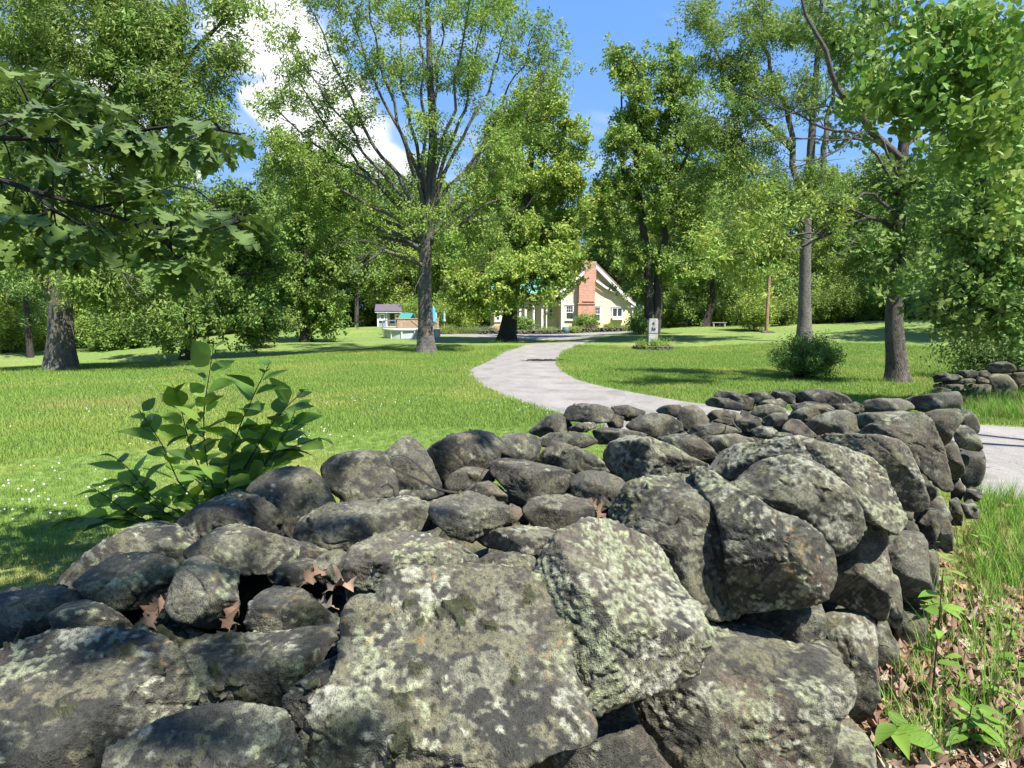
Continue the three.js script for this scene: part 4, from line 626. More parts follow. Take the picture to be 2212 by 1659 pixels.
photoTree(15, { name: 'oak_tree', seed: 8, label: 'tall oak with a straight brown-grey trunk at the lawn edge beside the far stone wall', leaf: 'oak', leafScale: 0.9, tint: GREEN.dark, r0: [0.225, 0.10, 0.05, 0.06, 0.045], bare: 0.35, bark: [0.115, 0.098, 0.08], per: 9, spread: 0.36, tips: 2,
  stems: [[[1940, 831], [1932, 700], [1938, 560], [1945, 430], [1950, 330], [1962, 230], [1975, 100], [1990, -60]], [[1946, 345], [1918, 318, -0.2], [1870, 265, -0.3], [1821, 205, -0.4], [1778, 109, -0.5], [1745, 20, -0.5], [1735, -60, -0.5]], [[1938, 500], [1880, 470, -0.3], [1790, 505, -0.6], [1690, 550, -1], [1567, 552, -1.2], [1464, 566, -1.3]], [[1950, 320], [2010, 280, 0.4], [2080, 290, 0.6]], [[1940, 590], [1890, 545, -0.4], [1850, 520, -0.6]]],
  blobs: [[1985, 400, 60, 45], [2050, 430, 60, 45], [1905, 440, 45, 35], [1880, 545, 50, 30, -0.4], [1945, 600, 35, 28, -0.5], [1960, 500, 40, 40, -0.4], [1830, 260, 50, 50], [1840, 120, 50, 60], [1790, 60, 40, 50], [1900, 180, 40, 50], [2030, 200, 60, 60], [1880, 40, 60, 50]],
  more: [{ leaf: 'ash', leafScale: 0.75, tint: GREEN.bright, per: 9, spread: 0.4, tips: 1.6, blobs: [[1570, 530, 75, 35, -1.2], [1640, 500, 60, 45, -1], [1700, 545, 50, 30, -1], [1510, 555, 40, 22, -1.3], [1650, 440, 50, 35, -0.8], [1760, 480, 50, 40, -0.7], [1600, 590, 50, 20, -1.1]] }],
  dead: [[0.045, [1918, 320, -0.2], [1850, 285, -0.4], [1799, 283, -0.5], [1720, 245, -0.6], [1622, 204, -0.7], [1580, 190, -0.7]], [0.04, [1945, 420, -0.2], [1860, 300, -0.6], [1809, 303, -0.7], [1700, 300, -0.8], [1600, 312, -0.9]], [0.035, [1940, 380, -0.3], [1880, 280, -0.6], [1800, 330, -0.8], [1680, 370, -1], [1600, 380, -1.1]], [0.045, [1938, 470, -0.3], [1874, 417, -0.5], [1800, 480, -0.7], [1730, 530, -0.9]], [0.04, [1880, 475, -0.3], [1800, 440, -0.6], [1720, 470, -0.8]], [0.03, [1790, 505, -0.6], [1700, 510, -0.8], [1620, 540, -1]], [0.03, [1850, 520, -0.5], [1800, 555, -0.6], [1760, 560, -0.7]], [0.03, [1870, 265, -0.3], [1780, 230, -0.6], [1650, 260, -0.8], [1560, 250, -1]]] });
// ---------------------------------------------------------------- the wood behind the lawn: every tree its own
function localTree(name, o) { return tree({ ...o, name, local: true, map: (x, y, z = 0) => new V3(x, y, z), unit: 1 }); }
const woodTypes = [
  ['woodland_tree', 'leafy broad-crowned tree in the wood behind the lawn', { seed: 21, leaf: 'far', leafScale: 1.25, tint: GREEN.mid, r0: 0.26, bare: 0.35, per: 17, spread: 1.1, bark: [0.07, 0.062, 0.055], tips: 0.8, stems: [[[0, 0], [0.1, 5], [-0.2, 10], [0.1, 14.5]]], blobs: [[0, 13.2, 2.2, 2], [1.6, 11, 2.4, 2], [-1.7, 10.2, 2.5, 2], [0.4, 8, 3, 2, 1], [-1, 6, 2.8, 1.6, -1], [1.6, 5.6, 2.2, 1.5], [0, 3.4, 2.4, 1.2]] }],
  ['woodland_tree', 'leafy broad-crowned tree in the wood behind the lawn', { seed: 22, leaf: 'far', leafScale: 1.25, tint: GREEN.dark, r0: 0.24, bare: 0.35, per: 17, spread: 1.1, bark: [0.06, 0.055, 0.05], tips: 0.8, stems: [[[0, 0], [0.2, 6], [0, 12], [0.2, 16.5]]], blobs: [[0.1, 15.2, 1.8, 2.2], [-1.3, 12.6, 2.1, 2], [1.5, 12, 2, 2], [0, 9.5, 2.7, 2], [-1.7, 7, 2.3, 1.7], [1.5, 6.6, 2.3, 1.7], [0, 4.2, 2.6, 1.4]] }],
  ['woodland_tree', 'light green slender tree in the wood behind the lawn', { seed: 23, leaf: 'far', leafScale: 1.15, tint: GREEN.bright, r0: 0.17, bare: 0.3, per: 15, spread: 1.0, bark: [0.08, 0.072, 0.06], tips: 0.8, stems: [[[0, 0], [-0.2, 4], [0.1, 8], [0, 11]]], blobs: [[0, 10, 1.5, 1.7], [1, 8, 1.7, 1.5], [-1, 7.4, 1.8, 1.5], [0.2, 5.2, 2.1, 1.5], [-0.6, 3.3, 1.9, 1.1], [0.8, 2.4, 1.6, 0.9]] }],
  ['pine_tree', 'dark narrow evergreen in the wood behind the lawn', { seed: 24, leaf: 'willow', leafScale: 1.35, tint: GREEN.blue, r0: 0.24, bare: 0.2, per: 22, spread: 0.85, bark: [0.06, 0.05, 0.045], tips: 1.0, stems: [[[0, 0], [0, 7], [0.1, 13], [0, 18]]], blobs: [[0, 17, 0.8, 1.3], [0.3, 14.6, 1.6, 1], [-0.4, 12.4, 2.1, 1], [0.3, 10.2, 2.4, 1], [-0.2, 8, 2.8, 1], [0.3, 5.8, 2.9, 1], [0, 3.6, 2.9, 0.9]] }],
];
{
  const protos = woodTypes.map(([n, l, o]) => localTree(n, { ...o, label: l, group: 'trees of the wood behind the lawn' }));
  const usedProto = [0, 0, 0, 0], R = rng(808);
  const put = (k, x, z, s, turn) => {
    const src = protos[k], o = usedProto[k]++ ? src.clone() : src;
    if (o !== src) { o.name = numbered(woodTypes[k][0]); scene.add(o); }
    o.position.set(x, ground(x, z) - 0.05, z); o.rotation.y = turn; o.scale.setScalar(s);
  };
  // [picture x, depth, height factor, kind] along the edge of the wood
  const spots = [[-40, 40, 1, 0], [20, 46, 0.9, 2], [60, 36, 0.8, 3], [110, 52, 1.1, 0], [170, 44, 0.9, 3], [215, 50, 1, 2], [255, 42, 0.75, 2], [290, 58, 1, 0], [340, 52, 0.9, 1], [385, 60, 0.85, 0], [430, 66, 0.8, 1], [470, 60, 0.9, 0], [520, 64, 0.85, 0], [545, 72, 1, 1], [575, 62, 0.95, 0], [610, 70, 1.1, 1], [640, 64, 1.0, 3], [675, 72, 1.1, 0], [705, 66, 1.05, 1], [740, 70, 1.0, 3], [770, 66, 1.0, 0], [795, 74, 1.1, 1], [825, 72, 1.1, 3], [860, 68, 1, 2], [880, 76, 1.1, 0], [915, 78, 1.2, 1], [950, 70, 1, 0], [985, 76, 1.1, 2], [1020, 80, 1.2, 0], [1060, 82, 1.2, 1], [1110, 84, 1.2, 0], [1160, 86, 1.2, 1], [1220, 80, 1.1, 2], [1290, 76, 1.0, 0], [1330, 70, 1.0, 1], [1370, 74, 1.05, 0], [1405, 66, 0.85, 2], [1450, 72, 1, 0], [1490, 62, 0.9, 1], [1530, 56, 0.8, 0], [1575, 66, 1, 1], [1610, 56, 0.75, 2], [1655, 62, 0.9, 0], [1700, 56, 0.8, 2], [1745, 62, 0.95, 0], [1790, 54, 0.72, 2], [1830, 60, 0.85, 0], [1880, 54, 0.8, 1], [1930, 50, 0.75, 0], [1985, 46, 0.8, 2], [2030, 52, 0.95, 0], [2080, 42, 0.8, 1], [2140, 40, 0.9, 0], [2200, 36, 0.9, 2], [2260, 30, 1, 0], [1470, 54, 0.55, 2], [1560, 52, 0.5, 3]];
  for (const [px, d, s, k] of spots) { const q = P(px, 700, d); put(k, q.x, q.z, s * (0.92 + 0.16 * R()), R() * 6.28); }
  for (let i = 0; i < 46; i++) { const px = -150 + 2550 * (i + R()) / 46, d = 88 + R() * 30 - 14 * Math.abs(px - 1000) / 1000, q = P(px, 700, d); put([0, 1, 3, 1, 0][Math.floor(R() * 5)], q.x, q.z, 1.05 + 0.3 * R(), R() * 6.28); }
}
// ---------------------------------------------------------------- shrubs
function shrub(name, label, px, py, depth, w, h, o = {}) {
  const base = P(px, py, depth); base.y = ground(base.x, base.z);
  const R = rng(o.seed ?? 5), gauss = () => R() + R() + R() + R() - 2, t = thing(name, label, o.category ?? 'shrub', base.toArray(), 0, o.group), wood = new Wood(), leaves = [], tint = o.tint ?? GREEN.mid, n = Math.round((o.n ?? 60));
  for (let i = 0; i < n; i++) {
    const a = R() * 6.283, f = Math.sqrt(R()), tip = new V3(Math.cos(a) * f * w / 2, h * (0.25 + 0.75 * Math.sqrt(Math.max(0.05, 1 - f * f * 0.85)) * (0.55 + 0.45 * R())), Math.sin(a) * f * w / 2), foot = new V3(Math.cos(a) * f * w * 0.1, 0, Math.sin(a) * f * w * 0.1);
    wood.tube([foot, foot.clone().lerp(tip, 0.5).add(new V3(0, 0.1 * h, 0)), tip], [0.012, 0.008, 0.003], 3, [0.09, 0.07, 0.05]);
    for (let k = 0; k < (o.per ?? 8); k++) { const v = 0.75 + 0.5 * R(), p = foot.clone().lerp(tip, (o.low ?? 0.35) + (1 - (o.low ?? 0.35)) * R()).add(new V3(gauss(), gauss(), gauss()).multiplyScalar((o.fuzz ?? 0.09) * w)); p.y = Math.max(0.05, p.y); leaves.push({ p, dir: tip.clone().sub(foot).normalize().add(new V3(gauss(), gauss(), gauss()).multiplyScalar(0.7)), roll: R() * 6.28, s: (o.leafScale ?? 1) * (0.7 + 0.6 * R()), c: tint.map((x, j) => x * v * (j ? 1 : 0.9 + 0.2 * R())) }); }
  }
  part('stems', wood.geo(), barkMat, t); crownPart(t, 'foliage', o.leaf ?? 'small', leaves); return shade(t);
}
shrub('round_bush', 'round dark green bush standing alone on the lawn beyond the stone wall', 1737, 820, 16, 1.5, 1.05, { seed: 31, n: 120, per: 10, leaf: 'small', tint: GREEN.dark, leafScale: 0.7, low: 0.3, fuzz: 0.085 });
[['leafy shrub beside the wooden utility pole', 1632, 700, 43, 2.6, 2.3, GREEN.bright], ['yellow-green shrub behind the tall ash at the top of the lawn', 1690, 690, 47, 2.6, 1.9, [0.2, 0.27, 0.05]], ['spreading yellow-green shrub under the oak at the top of the lawn', 1770, 690, 48, 3.0, 2.2, [0.19, 0.27, 0.045]], ['broad yellow-green shrub at the top of the sloping lawn', 1840, 690, 47, 4, 2.9, [0.18, 0.26, 0.04]], ['pale shrub mound at the top of the lawn beyond the oak trunk', 1990, 686, 46, 3.4, 2.0, [0.19, 0.26, 0.05]], ['clipped bright shrub on the lawn behind the number post', 1442, 712, 50, 2.0, 1.5, [0.2, 0.27, 0.045]], ['dark shrub standing behind the far stone wall', 2190, 800, 15.5, 3.0, 1.3, [0.12, 0.19, 0.04]], ['rounded dark evergreen bush beside the porch', 1126, 712, 55, 1.5, 0.8, GREEN.dark], ['flowering shrub against the brick chimney', 1268, 714, 56, 1.6, 1.0, GREEN.mid], ['small golden shrub under the casement window', 1313, 715, 56.5, 1.1, 0.42, [0.22, 0.27, 0.04]], ['reddish shrub at the foot of the chimney', 1277, 716, 54.5, 0.7, 0.35, [0.13, 0.10, 0.05]], ['tuft of ornamental grass in the bed before the house', 1243, 718, 54, 1.2, 0.3, GREEN.bright], ['leafy perennials in the bed by the porch', 1180, 718, 54.5, 2.4, 0.25, GREEN.mid], ['low perennials in the bed left of the maple', 1010, 718, 55, 3.0, 0.3, [0.17, 0.23, 0.06]], ['grey-green lavender mound in the bed left of the porch', 1050, 720, 54, 2.2, 0.3, [0.15, 0.19, 0.08]], ['tall weeds at the corner of the house', 1350, 716, 56.5, 1.8, 0.25, [0.19, 0.25, 0.05]], ['wild shrub beside the blue playhouse', 905, 706, 64, 4, 2.8, GREEN.maple], ['bright leafy thicket between the playhouse and the maple', 985, 712, 60, 5, 3.6, GREEN.bright], ['flower border by the pool fence', 960, 722, 54, 2.2, 0.5, [0.2, 0.26, 0.06]], ['dark shrub at the foot of the twin-stemmed tree', 1380, 725, 42, 0.6, 0.8, GREEN.dark]]
  .forEach(([l, px, py, d, w, h, tint], i) => shrub('shrub', l, px, py, d, w, h, { seed: 40 + i, tint, leaf: 'small', leafScale: h < 0.6 ? 1.0 : d > 30 ? 2.0 : 1.6, n: Math.round(14 + w * 12), per: 9, low: 0.15 }));
for (const [px, py, d, s, l] of [[600, 738, 40, 1, 'small pale fruit tree on the lawn, leaning trunk, beside the slim dark tree'], [565, 745, 37, 0.75, 'smaller pale fruit tree on the lawn by the fruit tree with the leaning trunk']])
  photoTree(d, { name: 'fruit_tree', seed: 60 + px, label: l, leaf: 'small', leafScale: 2.0, tint: [0.185, 0.26, 0.05], r0: 0.06, bare: 0.4, per: 16, spread: 0.42, tips: 2.2, stems: [[[px, py], [px - 2, py - 12 * s], [px + 6, py - 26 * s], [px + 10, py - 38 * s]]], blobs: [[px - 14, py - 32 * s, 20 * s, 12 * s], [px + 18, py - 36 * s, 22 * s, 14 * s], [px + 4, py - 24 * s, 26 * s, 8 * s]] });
photoTree(48, { name: 'leaning_tree', seed: 71, label: 'short leaning dark trunk with dense low crown left of the utility pole', leaf: 'far', leafScale: 0.9, tint: GREEN.dark, r0: 0.3, bare: 0.5, per: 22, spread: 0.9, tips: 1.3, bark: [0.05, 0.04, 0.035], stems: [[[1522, 706], [1530, 680], [1538, 650], [1540, 600], [1545, 540]]], blobs: [[1540, 560, 60, 45], [1500, 600, 50, 35], [1585, 610, 45, 35], [1470, 650, 45, 25], [1600, 650, 25, 18], [1540, 500, 45, 40]] });
{ // undergrowth along the edge of the wood
  const R = rng(606), src = [];
  for (let i = 0; i < 74; i++) {
    const px = -120 + 2450 * (i + R()) / 74, d = (px < 330 ? 38 + R() * 16 : px < 560 ? 62 + R() * 14 : px < 1300 ? 68 + R() * 12 : px < 1500 ? 64 + R() * 10 : 52 + R() * 8), k = i % 4;
    const q = P(px, 700, d), s = 0.8 + 0.6 * R();
    if (!src[k]) { src[k] = shrub('undergrowth_bush', 'leafy undergrowth bush at the foot of the woodland trees', px, 700, d, 4.2, 2.6 + 0.4 * k, { seed: 90 + k, tint: [GREEN.maple, GREEN.bright, GREEN.mid, [0.29, 0.37, 0.07]][k], leaf: 'far', leafScale: 0.85, n: 34, per: 10, low: 0.1, fuzz: 0.12, group: 'undergrowth bushes along the edge of the wood' }); continue; }
    const o = src[k].clone(); o.name = numbered('undergrowth_bush'); o.position.set(q.x, ground(q.x, q.z) - 0.05, q.z); o.rotation.y = R() * 6.28; o.scale.setScalar(s); scene.add(o);
  }
}
// the dense hanging foliage at the right: a tree just outside the picture
photoTree(10.5, { name: 'hornbeam_tree', seed: 81, label: 'dense dark-leaved tree hanging over the far stone wall', leaf: 'maple', leafScale: 0.78, tint: GREEN.dark, r0: [0.2, 0.09, 0.09, 0.08], bare: 0.3, per: 15, spread: 0.42, tips: 2.6,
  stems: [[[2330, 800], [2325, 600], [2310, 400], [2300, 150], [2290, -50]], [[2325, 600], [2240, 560], [2150, 580], [2060, 640]], [[2310, 420], [2220, 380], [2120, 390], [2050, 430]], [[2300, 250], [2200, 200], [2120, 210]]],
  blobs: [[2150, 640, 80, 60], [2080, 600, 55, 40], [2190, 720, 60, 30, 0.5], [2120, 690, 50, 28, 0.6], [2170, 520, 80, 60], [2190, 410, 70, 60], [2100, 480, 55, 40], [2120, 370, 60, 45], [2200, 300, 60, 60], [2150, 250, 60, 40], [2230, 620, 60, 90], [2060, 690, 30, 18, 0.2]] });
// ---------------------------------------------------------------- near foliage: leaves one can pick apart are parts of their own
const leafTones = (list, t) => list.map(([r, g, b]) => leafMat(r, g, b, t, { roughness: 0.55 }));
{ // the sapling behind the wall
  const at = P(455, 1160, 2.75), base = new V3(at.x, 0, at.z), R = rng(515), gauss = () => R() + R() + R() + R() - 2;
  const t = thing('birch_sapling', 'young sapling with broad pointed toothed leaves growing behind the stone wall', 'sapling', base.toArray());
  const mats = leafTones([[0.11, 0.21, 0.032], [0.15, 0.26, 0.036], [0.085, 0.165, 0.03], [0.19, 0.30, 0.04]], 0.5), geos = [bladeGeo(ovate, 0.1, 1, 0.25, 0.25), bladeGeo(ovate, 0.1, 1.12, 0.1, 0.12), bladeGeo(ovate, 0.1, 0.92, 0.4, 0.38)];
  const D = (px, py, dz = 0) => P(px, py, 2.6 + dz).sub(base);
  const stems = [[[0, 0], [470, 1100], [447, 1000], [440, 900], [452, 810], [461, 748]], [[0, 0], [500, 1080], [555, 965], [608, 890], [655, 845]], [[0, 0], [515, 1060], [590, 985], [690, 945, -0.05]], [[0, 0], [440, 1110], [385, 1040], [350, 960], [300, 885]], [[0, 0], [420, 1130], [335, 1080], [275, 1010], [245, 985]], [[0, 0], [400, 1160], [310, 1130], [215, 1120, -0.1], [145, 1125, -0.15]], [[0, 0], [485, 1100], [505, 960], [545, 860], [582, 785]], [[0, 0], [400, 1150], [300, 1120], [225, 1070], [195, 1050]], [[0, 0], [460, 1090], [410, 960, 0.1], [385, 860, 0.1], [372, 830, 0.1]], [[0, 0], [510, 1070], [560, 1020, 0.1], [620, 930, 0.15], [640, 880, 0.15]], [[0, 0], [470, 1120], [540, 1060, -0.1], [600, 1010, -0.1]], [[0, 0], [440, 1150], [360, 1110, -0.1], [290, 1060, -0.1], [260, 1040, -0.1]]];
  let count = 0;
  stems.forEach((line, si) => {
    const pts = line.map((q, i) => i ? D(q[0], q[1], (q[2] ?? 0) + (si % 3 - 1) * 0.08) : new V3((R() - 0.5) * 0.08, 0, (R() - 0.5) * 0.08)), curve = new THREE.CatmullRomCurve3(pts, false, 'centripetal'), n = 16, P2 = curve.getSpacedPoints(n), w = new Wood();
    w.tube(P2, P2.map((_, i) => 0.0065 * (1 - 0.75 * i / n)), 5, [0.09, 0.07, 0.05]); part('stem', w.geo(), barkMat, t);
    const L = curve.getLength(), k = Math.round(L * 19);
    for (let i = 0; i < k; i++) {
      const f = 0.34 + 0.66 * (i + 0.5) / k, p = curve.getPointAt(Math.min(1, f)), tan = curve.getTangentAt(Math.min(1, f)), a = i * 2.6 + R(), side = new V3(Math.cos(a), 0.1, Math.sin(a) * 0.8), dir = side.addScaledVector(tan, 0.7 + 0.4 * R()).add(new V3(0, -0.45 * R(), 0)).normalize();
      const m = part('leaf', geos[Math.floor(R() * 3)], mats[Math.floor(R() * 4)], t), s = (1.0 + 0.55 * R()) * (f > 0.95 ? 0.6 : 1), face = new V3(gauss() * 0.5, 1, gauss() * 0.5 + 0.25).normalize();
      const y = dir, x = new V3().crossVectors(y, face).normalize(), z = new V3().crossVectors(x, y);
      m.matrixAutoUpdate = true; m.position.copy(p).addScaledVector(y, 0.012); m.quaternion.setFromRotationMatrix(new THREE.Matrix4().makeBasis(x, y, z)); m.scale.setScalar(s); count++;
      const st = m; st.name = count > 1 ? `leaf_${String(count - 1).padStart(3, '0')}` : 'leaf';
    }
  });
  shade(t);
}
{ // a spreading oak: trunk outside the picture at the left, one bough hanging into it, the rest overhead shading the wall
  const base = new V3(-4.4, 0, -1.9); base.y = ground(base.x, base.z) - 0.04;
  const R = rng(616), gauss = () => R() + R() + R() + R() - 2;
  const t = thing('overhanging_oak_tree', 'large oak whose dark lobed leaves hang over the lawn behind the wall', 'tree', base.toArray());
  const trunk = new Wood(), tp = [new V3(0, 0, 0), new V3(0.05, 1.4, 0), new V3(0, 3, -0.1), new V3(0.2, 5, 0), new V3(0.6, 7, 0.1), new V3(0.8, 9.5, 0)]; const tc = new THREE.CatmullRomCurve3(tp).getSpacedPoints(40); trunk.tube(tc, tc.map((q, i) => 0.3 * (1 - 0.7 * i / 40) * (1 + 0.5 * Math.exp(-q.y / 0.5))), 18, [0.09, 0.08, 0.068], 0.12, 3); part('trunk', trunk.geo(), barkMat, t);
  const wood = new Wood(), limb = (pts, r, n = 14) => { const c = new THREE.CatmullRomCurve3(pts, false, 'centripetal'), q = c.getSpacedPoints(n); wood.tube(q, q.map((_, i) => Math.max(0.004, r * (1 - 0.8 * i / n))), 6, [0.035, 0.03, 0.026]); return c; };
  const Q = (px, py, d = 3.3) => P(px, py, d).sub(base), curves = [];
  curves.push(limb([new V3(0, 2.3, 0), Q(-260, 290), Q(-60, 298), Q(80, 300), Q(200, 306), Q(290, 285), Q(400, 270), Q(520, 290)], 0.03, 24));
  curves.push(limb([new V3(0, 2.0, 0), Q(-260, 330, 3.1), Q(-60, 368, 3.1), Q(70, 412, 3.1), Q(200, 450, 3.1), Q(330, 492, 3.1), Q(440, 500, 3.1), Q(520, 478, 3.1)], 0.03, 24));
  curves.push(limb([Q(70, 412, 3.1), Q(120, 455, 3), Q(190, 490, 3), Q(270, 510, 3)], 0.012)); curves.push(limb([Q(80, 300), Q(70, 240, 3.4), Q(50, 190, 3.5), Q(45, 160, 3.5)], 0.012)); curves.push(limb([Q(-60, 298), Q(20, 260, 3.6), Q(110, 215, 3.6), Q(180, 190, 3.6)], 0.014)); curves.push(limb([Q(330, 492, 3.1), Q(370, 540, 3), Q(400, 580, 3)], 0.01)); curves.push(limb([Q(200, 450, 3.1), Q(290, 430, 3.3), Q(380, 400, 3.4)], 0.011));
  const overhead = [[new V3(0.3, 5.2, 0), new V3(2, 6.0, 0.9), new V3(4.2, 6.5, 1.9), new V3(6.6, 6.7, 2.5)], [new V3(0.4, 6, 0), new V3(2.2, 6.8, 1.2), new V3(4.6, 7.2, 2.4), new V3(6.4, 7.3, 3.5)], [new V3(0.2, 4.6, 0), new V3(2, 5.4, 1.4), new V3(4.4, 6.0, 2.4), new V3(5.8, 6.2, 2.9)]].map((l) => limb(l, 0.12, 20));
  // clusters of leaves round the twig ends
  const clusters = [];
  for (const [cx, cy, rx, ry, d, n] of [[80, 195, 80, 45, 3.5, 9], [60, 290, 80, 50, 3.4, 9], [170, 250, 70, 45, 3.5, 8], [290, 285, 80, 30, 3.4, 9], [390, 285, 60, 30, 3.4, 7], [480, 300, 40, 25, 3.3, 4], [90, 400, 100, 50, 3.2, 11], [230, 400, 90, 50, 3.3, 9], [180, 500, 90, 35, 3.0, 9], [310, 480, 80, 35, 3.1, 9], [420, 480, 70, 35, 3.1, 8], [500, 470, 40, 25, 3.1, 5], [385, 560, 40, 25, 3.0, 4], [20, 470, 60, 50, 3.0, 6]]) for (let i = 0; i < n; i++) clusters.push(Q(cx + (R() * 2 - 1) * rx, cy + (R() * 2 - 1) * ry, d + (R() - 0.5) * 0.6));
  const geos = [1, 2, 3, 4].map((i) => oakGeo(0.155, { seed: i, fold: 0.1 + 0.1 * i, curl: 0.08 + 0.08 * i, wave: 0.05 })), mats = leafTones([[0.09, 0.155, 0.034], [0.12, 0.195, 0.038], [0.07, 0.125, 0.034], [0.15, 0.23, 0.042]], 0.52), rest = [], more = []; let count = 0;
  for (const c of clusters) {
    let best = null, bd = 9; for (const cu of curves) for (let i = 6; i <= 20; i++) { const p = cu.getPoint(i / 20), d = p.distanceTo(c); if (d < bd) { bd = d; best = p; } }
    if (bd > 0.03) { const mid = best.clone().lerp(c, 0.5); mid.y += 0.03; wood.tube([best, mid, c], [0.006, 0.004, 0.0025], 4, [0.035, 0.03, 0.026]); }
    const out = c.clone().sub(best).normalize(), n = 4 + Math.floor(R() * 3);
    for (let k = 0; k < n; k++) {
      const a = k / n * 6.283 + R(), y = new V3(Math.cos(a), -0.25 - 0.5 * R(), Math.sin(a)).addScaledVector(out, 0.6).normalize(), face = new V3(gauss() * 0.5, 1, gauss() * 0.5).normalize(), x = new V3().crossVectors(y, face).normalize(), z = new V3().crossVectors(x, y);
      if (count >= 300) { more.push(new THREE.Matrix4().compose(c.clone().addScaledVector(y, 0.035), new THREE.Quaternion().setFromRotationMatrix(new THREE.Matrix4().makeBasis(x, y, z)), new V3(1, 1, 1).multiplyScalar(0.75 + 0.5 * R()))); continue; }
      const m = part('leaf', geos[Math.floor(R() * 4)], mats[Math.floor(R() * 4)], t); m.position.copy(c).addScaledVector(y, 0.035); m.quaternion.setFromRotationMatrix(new THREE.Matrix4().makeBasis(x, y, z)); m.scale.setScalar(0.75 + 0.5 * R()); m.name = count ? `leaf_${String(count).padStart(3, '0')}` : 'leaf'; count++;
    }
  }
  { const im = new THREE.InstancedMesh(geos[1], mats[1], more.length); more.forEach((q, i) => im.setMatrixAt(i, q)); im.name = 'leaves'; im.userData.kind = 'stuff'; t.add(im); }
  overhead.forEach((c) => { for (let i = 0; i < 9; i++) { const p = c.getPoint(0.66 + 0.34 * R()), q = p.clone().add(new V3(gauss() * 1.1, gauss() * 0.5 + 0.2, gauss() * 1.1)); wood.tube([p, p.clone().lerp(q, 0.5).add(new V3(0, 0.1, 0)), q], [0.015, 0.01, 0.004], 4, [0.06, 0.05, 0.04]); for (let k = 0; k < 3; k++) { const v = 0.8 + 0.4 * R(); rest.push({ p: q.clone().add(new V3(gauss() * 0.3, gauss() * 0.2, gauss() * 0.3)), dir: new V3(gauss(), 0.3 + gauss() * 0.5, gauss()), roll: R() * 6.28, s: 0.9 + 0.4 * R(), c: GREEN.dark.map((x) => x * v) }); } } });
  part('branches', wood.geo(), barkMat, t); crownPart(t, 'crown', 'oak', rest); shade(t);
}
